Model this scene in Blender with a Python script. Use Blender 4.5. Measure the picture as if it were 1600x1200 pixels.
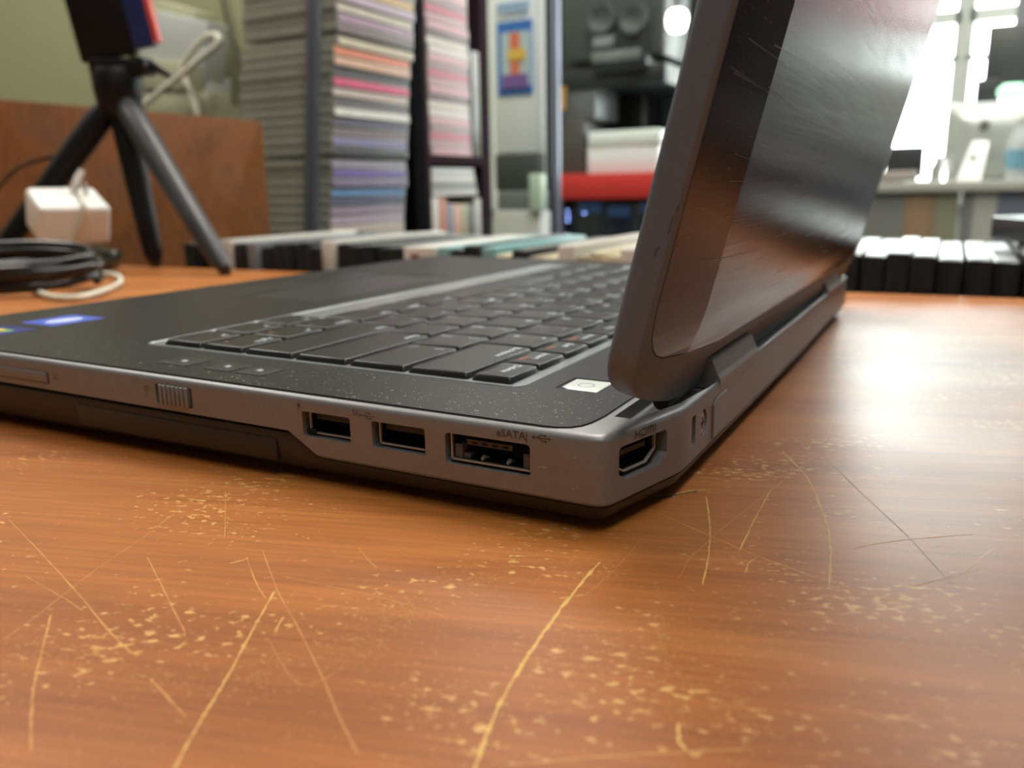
import bpy, bmesh, math, random
from mathutils import Vector, Matrix, Euler
random.seed(7)
for o in list(bpy.data.objects): bpy.data.objects.remove(o, do_unlink=True)
SC = bpy.context.scene; COL = SC.collection
S = 0.001                                   # everything below is written in millimetres

# ------------------------------------------------------------------ camera
CAMP = Vector((-142.52, -48.0, 66.93)); YAW, PIT, ROLL, FPX = 1.0850, 0.2285, -0.0181, 1294.6
_F = Vector((math.cos(PIT)*math.sin(YAW), math.cos(PIT)*math.cos(YAW), -math.sin(PIT)))
_R = _F.cross(Vector((0,0,1))).normalized(); _U = _R.cross(_F)
R_ = _R*math.cos(ROLL)+_U*math.sin(ROLL); U_ = -_R*math.sin(ROLL)+_U*math.cos(ROLL); F_ = _F
cd = bpy.data.cameras.new('camera'); cam = bpy.data.objects.new('camera', cd); COL.objects.link(cam)
cam.matrix_world = Matrix(((R_.x,U_.x,-F_.x,CAMP.x*S),(R_.y,U_.y,-F_.y,CAMP.y*S),(R_.z,U_.z,-F_.z,CAMP.z*S),(0,0,0,1)))
cd.sensor_width = 36; cd.lens = FPX/1600*36; cd.clip_start = .005; cd.clip_end = 60
cd.dof.use_dof = True; cd.dof.focus_distance = .175; cd.dof.aperture_fstop = 15.5
SC.camera = cam
def ray(x, y): return F_+R_*((x-800)/FPX)-U_*((y-600)/FPX)
def onz(x, y, z=0): d = ray(x, y); return CAMP+d*((z-CAMP.z)/d.z)
def onx(x, y, X): d = ray(x, y); return CAMP+d*((X-CAMP.x)/d.x)
def ony(x, y, Y): d = ray(x, y); return CAMP+d*((Y-CAMP.y)/d.y)

# ------------------------------------------------------------------ light
SC.view_settings.view_transform = 'Standard'; SC.view_settings.look = 'None'
SC.view_settings.gamma = 1; SC.view_settings.use_curve_mapping = False
SC.view_settings.exposure = 0.22
W = bpy.data.worlds.new('sky'); SC.world = W; W.use_nodes = True
W.node_tree.nodes['Background'].inputs[0].default_value = (.93, 1, .97, 1)
W.node_tree.nodes['Background'].inputs[1].default_value = 7.0
def area(name, loc, rot, sx, sy, power, col=(1,1,1)):
    l = bpy.data.lights.new(name, 'AREA'); l.shape = 'RECTANGLE'; l.size = sx*S; l.size_y = sy*S; l.energy = power; l.color = col
    o = bpy.data.objects.new(name, l); COL.objects.link(o); o.location = Vector(loc)*S; o.rotation_euler = rot
    return o
area('ceiling_light_glow', (900, 300, 1840), (0,0,0), 1200, 600, 16, (1,.95,.86))
area('ceiling_light_glow', (2300, -600, 1840), (0,0,0), 1200, 600, 22, (1,.97,.92))
area('ceiling_light_glow', (2300, 1600, 1840), (0,0,0), 1200, 600, 22, (1,.97,.92))
area('ceiling_light_glow', (-500, -500, 1840), (0,0,0), 1200, 300, 6, (.95,.98,1))
area('ceiling_light_glow', (300, 1900, 1840), (0,0,0), 1200, 600, 16, (1,.97,.92))  # fill light added to brighten the olive wall
area('window_daylight', (3900, -120, 800), (0, math.pi/2, 0), 1300, 900, 34, (.93,1,.98))

# ------------------------------------------------------------------ materials
MATS = {}
def rgb(*c):
    if max(c) > 1: c = [v/255 for v in c]
    return tuple(((v/12.92) if v <= .04045 else ((v+.055)/1.055)**2.4) for v in c)+(1,)
def mat(name, col, rough=.5, metal=0, emit=None, es=1, coat=0, spec=.5, aniso=0, alpha=1, trans=0, noise=0, nscale=200, bump=0):
    if name in MATS: return MATS[name]
    m = bpy.data.materials.new(name); m.use_nodes = True; nt = m.node_tree; b = nt.nodes['Principled BSDF']
    b.inputs['Base Color'].default_value = rgb(*col); b.inputs['Roughness'].default_value = rough; b.inputs['Metallic'].default_value = metal
    b.inputs['Specular IOR Level'].default_value = spec; b.inputs['Coat Weight'].default_value = coat; b.inputs['Anisotropic'].default_value = aniso
    b.inputs['Alpha'].default_value = alpha; b.inputs['Transmission Weight'].default_value = trans
    if emit: b.inputs['Emission Color'].default_value = rgb(*emit); b.inputs['Emission Strength'].default_value = es
    if noise or bump:
        tc = nt.nodes.new('ShaderNodeTexCoord'); n = nt.nodes.new('ShaderNodeTexNoise'); n.inputs['Scale'].default_value = nscale; n.inputs['Detail'].default_value = 6
        nt.links.new(tc.outputs['Object'], n.inputs['Vector'])
        if noise:
            mx = nt.nodes.new('ShaderNodeMix'); mx.data_type = 'RGBA'; c = rgb(*col)
            mx.inputs[6].default_value = tuple(v*(1-noise) for v in c[:3])+(1,); mx.inputs[7].default_value = tuple(min(1,v*(1+noise)) for v in c[:3])+(1,)
            nt.links.new(n.outputs['Fac'], mx.inputs[0]); nt.links.new(mx.outputs[2], b.inputs['Base Color'])
        if bump:
            bp = nt.nodes.new('ShaderNodeBump'); bp.inputs['Strength'].default_value = bump; bp.inputs['Distance'].default_value = .0002
            nt.links.new(n.outputs['Fac'], bp.inputs['Height']); nt.links.new(bp.outputs[0], b.inputs['Normal'])
    MATS[name] = m; return m

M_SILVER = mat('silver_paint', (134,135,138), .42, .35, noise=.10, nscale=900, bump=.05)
M_SILVER_D = mat('silver_shaded', (96,98,106), .5, .3)  # copy of the silver with recess shade put into its colour
M_DECK = mat('black_rubber_deck', (21,22,23), .42, 0, noise=.55, nscale=180, bump=.25, spec=.36)
M_BLACK = mat('black_plastic', (26,26,27), .5)
M_UNDER = mat('black_underside', (40,36,33), .45, noise=.2, nscale=120)
M_KEY = mat('key_plastic', (25,26,28), .36, spec=.5, noise=.15, nscale=500)
M_TRAY = mat('keyboard_tray', (142,148,150), .3, .4)
M_LEGEND = mat('legend_print', (200,212,222), .6)
M_LEGO = mat('legend_orange', (196,120,70), .6)
M_PRINT = mat('grey_print', (74,68,66), .6)
M_PRINT2 = mat('worn_print', (108,98,94), .6)
M_PORT = mat('port_metal', (176,174,170), .4, .3)
M_LIDP = mat('lid_paint', (104,116,132), .5, .15, noise=.10, nscale=900, bump=.05)
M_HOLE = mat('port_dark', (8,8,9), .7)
M_GOLD = mat('contact_gold', (190,160,90), .3, .9)

def brushed():
    m = bpy.data.materials.new('brushed_aluminium'); m.use_nodes = True; nt = m.node_tree; b = nt.nodes['Principled BSDF']; L = nt.links.new
    b.inputs['Metallic'].default_value = .92; b.inputs['Base Color'].default_value = rgb(78,78,92)
    b.inputs['Roughness'].default_value = .24
    tc = nt.nodes.new('ShaderNodeTexCoord'); mp = nt.nodes.new('ShaderNodeMapping'); mp.inputs['Scale'].default_value = (8, 1800, 1800)
    n = nt.nodes.new('ShaderNodeTexNoise'); n.inputs['Scale'].default_value = 1; n.inputs['Detail'].default_value = 4
    L(tc.outputs['Object'], mp.inputs[0]); L(mp.outputs[0], n.inputs['Vector'])
    mr = nt.nodes.new('ShaderNodeMapRange'); mr.inputs[3].default_value = .17; mr.inputs[4].default_value = .32; L(n.outputs['Fac'], mr.inputs[0]); L(mr.outputs[0], b.inputs['Roughness'])
    bp = nt.nodes.new('ShaderNodeBump'); bp.inputs['Strength'].default_value = .12; bp.inputs['Distance'].default_value = .00005
    L(n.outputs['Fac'], bp.inputs['Height']); L(bp.outputs[0], b.inputs['Normal'])
    return m
M_BRUSH = brushed()

def wood(name, c1, c2, c3, ang, rough=.33, coat=.35, croug=.13, scale=1.0, wear=True):
    m = bpy.data.materials.new(name); m.use_nodes = True; nt = m.node_tree; b = nt.nodes['Principled BSDF']; L = nt.links.new
    N = nt.nodes.new
    tc = N('ShaderNodeTexCoord')
    mp = N('ShaderNodeMapping'); mp.inputs['Rotation'].default_value = (0,0,ang); L(tc.outputs['Object'], mp.inputs[0])
    def noise(sc, det, vscale, dist=0):
        q = N('ShaderNodeMapping'); q.inputs['Scale'].default_value = vscale; L(mp.outputs[0], q.inputs[0])
        n = N('ShaderNodeTexNoise'); n.inputs['Scale'].default_value = sc; n.inputs['Detail'].default_value = det; n.inputs['Distortion'].default_value = dist
        L(q.outputs[0], n.inputs['Vector']); return n
    n1 = noise(1, 5, (4*scale, 45*scale, 10), .8)            # broad bands
    n2 = noise(1, 6, (40*scale, 900*scale, 50), .2)          # fine grain
    r1 = N('ShaderNodeValToRGB'); e = r1.color_ramp.elements; e[0].position = .27; e[0].color = c1; e[1].position = .74; e[1].color = c3
    k = r1.color_ramp.elements.new(.5); k.color = c2
    L(n1.outputs['Fac'], r1.inputs[0])
    r2 = N('ShaderNodeMapRange'); r2.inputs[1].default_value = .35; r2.inputs[2].default_value = .65; r2.inputs[3].default_value = .84; r2.inputs[4].default_value = 1.08; L(n2.outputs['Fac'], r2.inputs[0])
    mu = N('ShaderNodeMix'); mu.data_type = 'RGBA'; mu.blend_type = 'MULTIPLY'; mu.inputs[0].default_value = 1
    L(r1.outputs[0], mu.inputs[6]); L(r2.outputs[0], mu.inputs[7]); out = mu.outputs[2]
    if wear:
        n3 = noise(1, 8, (420, 700, 300), .3); n4 = noise(1, 3, (25, 35, 20))
        ad = N('ShaderNodeMath'); ad.operation = 'ADD'; mm = N('ShaderNodeMath'); mm.operation = 'MULTIPLY'; mm.inputs[1].default_value = .55
        L(n4.outputs['Fac'], mm.inputs[0]); L(n3.outputs['Fac'], ad.inputs[0]); L(mm.outputs[0], ad.inputs[1])
        mr = N('ShaderNodeMapRange'); mr.inputs[1].default_value = .91; mr.inputs[2].default_value = .99; L(ad.outputs[0], mr.inputs[0])
        m3 = N('ShaderNodeMix'); m3.data_type = 'RGBA'; L(mr.outputs[0], m3.inputs[0]); L(out, m3.inputs[6]); m3.inputs[7].default_value = rgb(205,158,92); out = m3.outputs[2]
        n5 = noise(1, 4, (9, 14, 9)); m5 = N('ShaderNodeMapRange'); m5.inputs[3].default_value = rough-.1; m5.inputs[4].default_value = rough+.14; L(n5.outputs['Fac'], m5.inputs[0]); L(m5.outputs[0], b.inputs['Roughness'])
    else: b.inputs['Roughness'].default_value = rough
    L(out, b.inputs['Base Color'])
    b.inputs['Coat Weight'].default_value = coat; b.inputs['Coat Roughness'].default_value = croug; b.inputs['Specular IOR Level'].default_value = .3
    return m
GRA = math.atan2(onz(800,1130).y-onz(0,1040).y, onz(800,1130).x-onz(0,1040).x)
M_TABLE = wood('table_laminate', rgb(140,78,32), rgb(166,98,41), rgb(186,118,57), -GRA, .48, .22, .33)
M_PANEL = wood('panel_laminate', rgb(118,74,40), rgb(142,92,54), rgb(122,88,66), 0, .4, .2, .3, .3, wear=False)
M_SCR = mat('scratch_bare', (206,164,88), .6)
M_SCR2 = mat('scratch_faint', (196,140,74), .5, coat=.2)
M_SCR3 = mat('scratch_dark', (92,76,52), .6)

# ------------------------------------------------------------------ mesh helpers
BASE = {}
def tag(o, label=None, cat=None, group=None, kind=None):
    if label: o['label'] = label
    if cat: o['category'] = cat
    if group: o['group'] = group
    if kind: o['kind'] = kind
    return o
def thing(name, loc, label, cat, group=None):
    o = bpy.data.objects.new(name, None); COL.objects.link(o); o.location = Vector(loc)*S; o.empty_display_size = .01
    BASE[o] = Vector(loc); return tag(o, label, cat, group)
class MB:
    def __init__(s): s.v = []; s.f = []; s.m = []
    def add(s, v, f, mi=0):
        n = len(s.v); s.v += [Vector(p) for p in v]; s.f += [tuple(i+n for i in q) for q in f]; s.m += [mi]*len(f); return s
    def box(s, x0, x1, y0, y1, z0, z1, mi=0):
        v = [(x,y,z) for z in (z0,z1) for y in (y0,y1) for x in (x0,x1)]
        return s.add(v, [(0,2,3,1),(4,5,7,6),(0,1,5,4),(2,6,7,3),(0,4,6,2),(1,3,7,5)], mi)
    def prism(s, pts, fn, d0, d1, mi=0):            # pts 2-D; fn(u,v,d) -> 3-D
        n = len(pts); v = [fn(a,b,d0) for a,b in pts]+[fn(a,b,d1) for a,b in pts]
        return s.add(v, [tuple(range(n-1,-1,-1)), tuple(range(n,2*n))]+[(i,(i+1)%n,n+(i+1)%n,n+i) for i in range(n)], mi)
    def loft(s, rings, cap=True, mi=0):
        n = len(rings[0]); v = [p for r in rings for p in r]; f = []
        for k in range(len(rings)-1):
            f += [(k*n+i, k*n+(i+1)%n, (k+1)*n+(i+1)%n, (k+1)*n+i) for i in range(n)]
        if cap: f += [tuple(range(n-1,-1,-1)), tuple(range((len(rings)-1)*n, len(rings)*n))]
        return s.add(v, f, mi)
    def tube(s, pts, r, n=8, mi=0, closed=False):
        pts = [Vector(p) for p in pts]; rings = []; up = Vector((0,0,1))
        for i, p in enumerate(pts):
            t = (pts[min(i+1,len(pts)-1)]-pts[max(i-1,0)]).normalized()
            a = t.cross(up)
            if a.length < .1: a = t.cross(Vector((1,0,0)))
            a.normalize(); b = t.cross(a); rr = r[i] if isinstance(r,(list,tuple)) else r
            rings.append([p+(a*math.cos(2*math.pi*k/n)+b*math.sin(2*math.pi*k/n))*rr for k in range(n)])
        return s.loft(rings, True, mi)
    def cyl(s, c, r, h, n=24, mi=0, r2=None):
        r2 = r if r2 is None else r2; c = Vector(c)
        return s.loft([[c+Vector((r*math.cos(2*math.pi*k/n), r*math.sin(2*math.pi*k/n), 0)) for k in range(n)],
                       [c+Vector((r2*math.cos(2*math.pi*k/n), r2*math.sin(2*math.pi*k/n), h)) for k in range(n)]], True, mi)
    def strip(s, pts, w, mi=0):                      # flat ribbon on horizontal plane
        pts = [Vector(p) for p in pts]; v = []
        for i, p in enumerate(pts):
            t = (pts[min(i+1,len(pts)-1)]-pts[max(i-1,0)]).normalized(); nrm = Vector((-t.y, t.x, 0)); ww = w[i] if isinstance(w,(list,tuple)) else w
            v += [p+nrm*ww/2, p-nrm*ww/2]
        return s.add(v, [(2*i,2*i+1,2*i+3,2*i+2) for i in range(len(pts)-1)], mi)
    def xf(s, fn): s.v = [Vector(fn(p)) for p in s.v]; return s
    def build(s, name, mats, parent=None, loc=None, bevel=0, seg=2, smooth=False, ang=35, shear=False, rec=True):
        if not isinstance(mats, (list,tuple)): mats = [mats]
        base = BASE.get(parent, None)
        if parent is None: base = Vector(loc) if loc is not None else Vector((sum(p.x for p in s.v)/len(s.v), sum(p.y for p in s.v)/len(s.v), min(p.z for p in s.v)))
        vv = [SHEAR(p) if shear else p for p in s.v]
        bm = bmesh.new(); bv = [bm.verts.new((p-base)*S) for p in vv]
        for q, mi in zip(s.f, s.m):
            try: f = bm.faces.new([bv[i] for i in q]); f.material_index = mi
            except ValueError: pass
        if rec: bmesh.ops.recalc_face_normals(bm, faces=bm.faces)
        if bevel:
            es = [e for e in bm.edges if len(e.link_faces) == 2 and e.calc_face_angle(0) > math.radians(ang)]
            bmesh.ops.bevel(bm, geom=es, offset=bevel*S, segments=seg, affect='EDGES', profile=.5, clamp_overlap=True)
        me = bpy.data.meshes.new(name); bm.to_mesh(me); bm.free()
        for m in mats: me.materials.append(m)
        if bevel or smooth:
            for p in me.polygons: p.use_smooth = True
            try: me.set_sharp_from_angle(angle=math.radians(25 if not smooth else 60))
            except Exception: pass
        o = bpy.data.objects.new(name, me); COL.objects.link(o)
        if parent is None: o.location = base*S
        else: o.parent = parent
        BASE[o] = base
        return o
def SHEAR(p): return Vector((p.x, p.y, p.z+.0125*p.y*max(0,min(1,p.z/6))))
def offset(poly, d):                                 # inset of a CCW polygon
    n = len(poly); out = []
    for i in range(n):
        a, b, c = [Vector((*poly[(i+k)%n],)) for k in (-1,0,1)]
        e1 = (b-a).normalized(); e2 = (c-b).normalized(); n1 = Vector((-e1.y, e1.x)); n2 = Vector((-e2.y, e2.x))
        m = (n1+n2).normalized(); out.append(tuple(b+m*(d/max(.5, m.dot(n1)))))
    return out
def rrect(x0, x1, y0, y1, r, n=5):
    o = []
    for cx, cy, a0 in ((x1-r,y1-r,0),(x0+r,y1-r,90),(x0+r,y0+r,180),(x1-r,y0+r,270)):
        for k in range(n+1):
            a = math.radians(a0+90*k/n); o.append((cx+r*math.cos(a), cy+r*math.sin(a)))
    return o
XY = lambda u, v, d: (u, v, d)
SIDE = lambda u, v, d: (d, u, v)                     # plane X = d
REAR = lambda u, v, d: (u, d, v)                     # plane Y = d
def boolean(o, cutters, op='DIFFERENCE'):
    for c in cutters:
        md = o.modifiers.new('b', 'BOOLEAN'); md.object = c; md.operation = op; md.solver = 'EXACT'
    dg = bpy.context.evaluated_depsgraph_get(); me = bpy.data.meshes.new_from_object(o.evaluated_get(dg))
    old = o.data; o.modifiers.clear(); o.data = me; bpy.data.meshes.remove(old)
    for c in cutters: bpy.data.objects.remove(c, do_unlink=True)
    for p in me.polygons: p.use_smooth = True
    try: me.set_sharp_from_angle(angle=math.radians(30))
    except Exception: pass
def text_mb(mb, s, size, fn, mi=0, align='CENTER'):
    cu = bpy.data.curves.new('t', 'FONT'); cu.body = s; cu.size = size; cu.align_x = align; cu.align_y = 'CENTER'; cu.resolution_u = 2; cu.offset = size*.011
    t = bpy.data.objects.new('t', cu); COL.objects.link(t)
    dg = bpy.context.evaluated_depsgraph_get(); dg.update(); me = bpy.data.meshes.new_from_object(t.evaluated_get(dg))
    mb.add([fn(v.co.x, v.co.y) for v in me.vertices], [tuple(p.vertices) for p in me.polygons], mi)
    bpy.data.objects.remove(t, do_unlink=True); bpy.data.curves.remove(cu); bpy.data.meshes.remove(me)
    return mb

# ------------------------------------------------------------------ room
def struct(name, mb, m, **k): o = mb.build(name, m, **k); o['kind'] = 'structure'; return o
M_OLIVE = mat('olive_wall_paint', (150,151,118), .8, noise=.06, nscale=4)
M_WHITEW = mat('white_wall_paint', (196,202,196), .8, noise=.05, nscale=4)
M_NEARW = mat('grey_wall_paint', (150,148,140), .85)
M_FLOOR = mat('grey_vinyl_floor', (110,108,104), .45, noise=.2, nscale=8)
M_CEIL = mat('ceiling_tile', (205,205,198), .9, noise=.05, nscale=20)
struct('floor', MB().box(-2500,4400,-2600,3200,-780,-750), M_FLOOR)
struct('ceiling', MB().box(-2500,4400,-2600,3200,1900,1930), M_CEIL)
struct('wall_near', MB().box(-2530,-2500,-2600,3200,-750,1900), M_NEARW)
struct('wall_right', MB().box(-2500,4400,-2630,-2600,-750,1900), M_NEARW)
struct('wall_left', MB().box(-2500,1300,3140,3170,-750,1900), M_OLIVE)
struct('wall_olive', MB().box(1300,1330,900,3200,-750,1900), M_OLIVE)
struct('wall_side', MB().box(1300,4400,3170,3200,-750,1900), M_WHITEW)
# far wall with window openings
wf = MB()
X0, X1 = 3600, 3640
WY = [(-425,onx(1506,150,3600).y),(onx(1489,150,3600).y,300)]
wf.box(X0,X1,300,3200,-750,1900); wf.box(X0,X1,-2600,-425,-750,1900)
wf.box(X0,X1,WY[0][1],WY[1][0],60,1500)
wf.box(X0,X1,-425,300,-750,60); wf.box(X0,X1,-425,300,1500,1900)
struct('wall_far', wf, M_WHITEW)
M_FRAMEW = mat('white_window_frame', (205,214,208), .4)
M_GLASS = mat('window_glass', (235,245,240), .02, trans=1, alpha=.25)
for i, (a, b) in enumerate(WY):
    fr = MB(); x0, x1 = 3590, 3650
    fr.box(x0,x1,a,a+14,60,1500); fr.box(x0,x1,b-14,b,60,1500); fr.box(x0,x1,a,b,60,80); fr.box(x0,x1,a,b,1480,1500)
    zbar = onx(1470,93,x0).z; zt3 = onx(1470,22,x0).z; fr.box(x0,x1,a,b,zbar-9,zbar+9); fr.box(x0,x1,a,b,zt3-40,zt3+8)
    w = struct('window_%d' % (i+1), fr, M_FRAMEW)
    MB().box(3618,3622,a+10,b-10,70,1490).build('pane', M_GLASS, w)
struct('trim_1', MB().box(3560,3600,-2600,3170,-20,50), M_WHITEW)
tag(MB().box(3588,3599,-980,-460,430,650).build('red_reflector', mat('reflector_red',(214,56,50),.5)), 'red banner added out of view to tint the lid', 'reflector')  # unseen red board, added for the red tint mirrored in the lid
# ceiling light fixtures, plus an added fill panel by the olive wall
M_TUBE = mat('light_diffuser', (255,250,240), .5, emit=(255,246,232), es=6)
for i, (x, y, w, d, lb) in enumerate([(900,300,1200,600,'white ceiling light panel above the near end of the shop'),(2300,-600,1200,600,'white ceiling light panel nearest the windows'),
                       (2300,1600,1200,600,'white ceiling light panel above the far left of the shop'),(300,1900,1200,600,'added white fill light panel brightening the olive wall'),(-500,-500,1200,300,'narrow white ceiling light panel behind the camera')]):
    t = thing('ceiling_light', (x,y,1880), lb, 'ceiling light', 'ceiling light panels')
    MB().box(x-w/2-20,x+w/2+20,y-d/2-20,y+d/2+20,1870,1900).build('frame', M_FRAMEW, t)
    MB().box(x-w/2,x+w/2,y-d/2,y+d/2,1862,1871).build('diffuser', M_TUBE, t)

# ------------------------------------------------------------------ table
TX = 430
tb = thing('wooden_table', (0,200,-750), 'worn orange-brown wood laminate table full of scratches, under the laptop', 'table')
MB().box(-420,TX,-1100,1100,-28,0).build('tabletop', M_TABLE, tb, bevel=1.5)
for x in (-360,TX-60):
    for y in (-1000,1000): MB().box(x,x+50,y-25,y+25,-750,-28).build('leg', M_BLACK, tb)
def jitter(px, wmm, z=.03, n=10, amp=.12):
    P = [onz(*q) for q in px]; out = []; ws = []
    for i in range(len(P)-1):
        p0 = P[max(i-1,0)]; p1 = P[i]; p2 = P[i+1]; p3 = P[min(i+2,len(P)-1)]
        for k in range(n):
            t = k/n
            q = .5*((2*p1)+(-p0+p2)*t+(2*p0-5*p1+4*p2-p3)*t*t+(-p0+3*p1-3*p2+p3)*t**3)
            out.append(Vector((q.x+random.gauss(0,amp*wmm), q.y+random.gauss(0,amp*wmm), z))); ws.append(wmm*random.uniform(.35,1.25))
    out.append(Vector((P[-1].x,P[-1].y,z))); ws.append(wmm*.2); ws[0] = wmm*.2
    return out, ws
SCR = [([(938,878),(905,915),(868,962),(835,1010),(803,1060),(772,1120),(742,1199),(735,1230)],.62,0),
 ([(430,922),(400,975),(365,1040),(330,1100),(300,1150),(268,1210)],.36,0),
 ([(12,810),(60,860),(120,925),(165,980),(205,1020)],.28,1), ([(368,728),(300,780),(230,835),(150,890),(60,960),(5,1000)],.2,1),
 ([(1103,775),(1109,820),(1108,860),(1098,915)],.34,0), ([(1222,705),(1260,745),(1285,800),(1297,850),(1296,915)],.42,0),
 ([(1305,650),(1277,705),(1210,762),(1130,825),(1070,880)],.2,1), ([(1205,765),(1180,810),(1155,862)],.3,0),
 ([(1025,800),(1120,842),(1200,875),(1300,910),(1450,955)],.22,0), ([(1275,700),(1340,765),(1420,840),(1510,940)],.13,2),
 ([(1320,860),(1400,845),(1520,835)],.2,0), ([(1400,940),(1480,910),(1555,855)],.2,1), ([(1330,930),(1430,915),(1560,880)],.16,1),
 ([(410,860),(435,925),(465,980),(500,1050),(530,1120),(560,1180)],.2,1), ([(353,765),(352,805),(351,840)],.2,1),
 ([(385,870),(400,910),(415,935)],.25,1), ([(230,870),(260,930),(290,990)],.22,1), ([(40,900),(100,935),(130,955)],.22,1),
 ([(80,960),(60,1040),(50,1100),(48,1175)],.34,1), ([(235,1060),(262,1090),(290,1120)],.3,1), ([(1000,845),(960,890),(915,930)],.12,1),
 ([(440,900),(600,935),(700,965)],.16,1), ([(443,964),(436,976),(430,988)],.3,0), ([(360,880),(378,876),(388,872)],.4,0),
 ([(560,855),(575,875),(590,888)],.2,1), ([(1060,905),(1080,870),(1085,862)],.2,1), ([(1165,895),(1170,880),(1182,872)],.3,0),
 ([(1195,755),(1300,650)],.08,1), ([(1060,735),(1150,690),(1210,655)],.1,1), ([(1060,1130),(1062,1160),(1085,1180),(1100,1170)],.5,0),
 ([(1340,1110),(1390,1128),(1430,1112)],.3,1), ([(875,935),(895,932),(912,930)],.3,0), ([(1215,690),(1300,700),(1420,780)],.1,1),
 ([(420,1000),(470,1070),(540,1040)],.12,1), ([(800,1195),(980,1180),(1180,1170)],.3,1), ([(1520,1010),(1570,1030),(1600,1035)],.35,1)]
for px, w, k in SCR:
    p, ws = jitter(px, w); sc = MB().strip(p, ws).build('scratch', [M_SCR,M_SCR2,M_SCR3][k], tb, rec=False)
    sc['label'] = ['pale bare scratch','thin faint scratch','thin dark scratch'][k]
g = MB(); p, ws = jitter([(1028,779),(1045,776),(1065,771),(1090,767)], 1.1, .03, 8, .05); g.strip(p, ws)
g.build('gouge', M_SCR3, tb, rec=False)['label'] = 'dark green-brown gouge beside the laptop corner'
p, ws = jitter([(1055,772),(1080,767),(1103,765)], .7, .04, 8, .1); MB().strip(p, ws).build('scratch', M_SCR, tb, rec=False)
fl = MB()
CL = [(500,790,10,6),(750,905,14,7),(860,1010,22,12),(1150,1000,20,10),(1470,840,14,10),(1100,1110,20,10),(1310,980,8,8),(400,1050,16,8),(250,1070,14,8),(620,960,25,8),(930,800+90,20,10),
      (1020,1000,30,9),(560,1010,25,8),(100,1010,20,8),(1450,1000,18,10),(360,830,12,5),(700,1100,22,8),(1490,860,10,5)]
def fleck(x, y, s, mi):
    a = random.choice([GRA, GRA, random.uniform(0,3.14)])+random.gauss(0,.25); L = s*random.uniform(.8,3.6); w = s*random.uniform(.1,.38); n = 7
    pts = []
    for k in range(n):
        t = 2*math.pi*k/n; r = random.uniform(.45,1.1); u = L*r*math.cos(t); v = w*r*math.sin(t)
        pts.append((x+u*math.cos(a)-v*math.sin(a), y+u*math.sin(a)+v*math.cos(a), .02+random.random()*.008))
    fl.add(pts, [tuple(range(n))], mi)
for cx, cy, n, sp in CL:
    c = onz(cx, cy)
    for _ in range(n*14): fleck(c.x+random.gauss(0,sp*.42), c.y+random.gauss(0,sp*.6), random.uniform(.05,.22), random.choice([0,0,1]))
for _ in range(6500):
    c = onz(random.uniform(-100,1700), 640+600*random.random()**.8)
    if c.x > 0 and c.y > 0 and c.x < 352 and c.y < 280: continue
    fleck(c.x, c.y, random.choice([.05,.07,.09,.12,.18]), random.choice([0,1,1]))
fo = fl.build('worn_flecks', [M_SCR, M_SCR2], tb, rec=False); fo['kind'] = 'stuff'

# ------------------------------------------------------------------ laptop
LR = thing('laptop', (176,135,0), 'open silver and black business laptop seen from its rear right corner on the table', 'laptop')
H = 20.6; K0 = 30.0
out = [(0,262)]
out += [(0,200),(0,140),(0,92),(0,60),(0,30),(0,11.5),(.25,9.2),(1.0,7.7),(2.4,6.75),(4.6,6.05),(14,3.6),(24.5,.85),(27.5,.15),(31,-.1),(110,-.8),(190,-1.4),(321,-1.2),(325,-.9),(347,5),(350.5,7.5),(352,12),(352,262)]
for k in range(1,7):
    a = math.radians(90*k/6); out.append((352-13+13*math.cos(a), 262+11*math.sin(a)))
for k in range(0,6):
    a = math.radians(90+90*k/6); out.append((13+13*math.cos(a), 262+11*math.sin(a)))
def ring(d, z): return [(x,y,z) for x,y in offset(out, d)]
sh = MB().loft([ring(.45,6),ring(.0,6.6),ring(0,12),ring(0,H-1.5),ring(.12,H-1.05),ring(.42,H-.6),ring(.9,H-.25),ring(1.7,H)])
shell = sh.build('side_shell', M_SILVER, LR)
cut = []
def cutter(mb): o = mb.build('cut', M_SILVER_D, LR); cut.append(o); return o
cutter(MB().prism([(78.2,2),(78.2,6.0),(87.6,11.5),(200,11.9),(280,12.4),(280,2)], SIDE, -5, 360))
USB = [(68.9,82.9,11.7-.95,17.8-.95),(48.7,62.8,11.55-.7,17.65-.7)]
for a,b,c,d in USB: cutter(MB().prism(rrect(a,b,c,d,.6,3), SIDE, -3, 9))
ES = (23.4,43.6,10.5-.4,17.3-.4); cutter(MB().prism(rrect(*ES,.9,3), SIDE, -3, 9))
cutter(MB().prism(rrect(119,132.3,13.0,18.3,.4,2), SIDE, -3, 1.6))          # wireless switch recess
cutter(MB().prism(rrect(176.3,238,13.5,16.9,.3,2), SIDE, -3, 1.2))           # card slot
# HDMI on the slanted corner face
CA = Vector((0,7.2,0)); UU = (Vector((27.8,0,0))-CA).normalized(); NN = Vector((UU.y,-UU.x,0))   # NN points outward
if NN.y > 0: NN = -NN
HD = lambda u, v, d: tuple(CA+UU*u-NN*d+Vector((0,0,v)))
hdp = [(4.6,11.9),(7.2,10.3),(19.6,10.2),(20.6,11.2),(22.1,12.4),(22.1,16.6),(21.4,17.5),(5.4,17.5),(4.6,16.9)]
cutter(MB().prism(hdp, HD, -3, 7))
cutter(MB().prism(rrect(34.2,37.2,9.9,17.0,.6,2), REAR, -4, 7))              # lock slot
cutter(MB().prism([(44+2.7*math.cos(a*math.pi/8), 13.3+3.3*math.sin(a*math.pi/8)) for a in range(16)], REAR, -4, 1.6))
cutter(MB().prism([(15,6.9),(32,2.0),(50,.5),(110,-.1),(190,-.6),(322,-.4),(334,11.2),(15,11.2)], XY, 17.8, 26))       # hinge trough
boolean(shell, cut)
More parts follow.
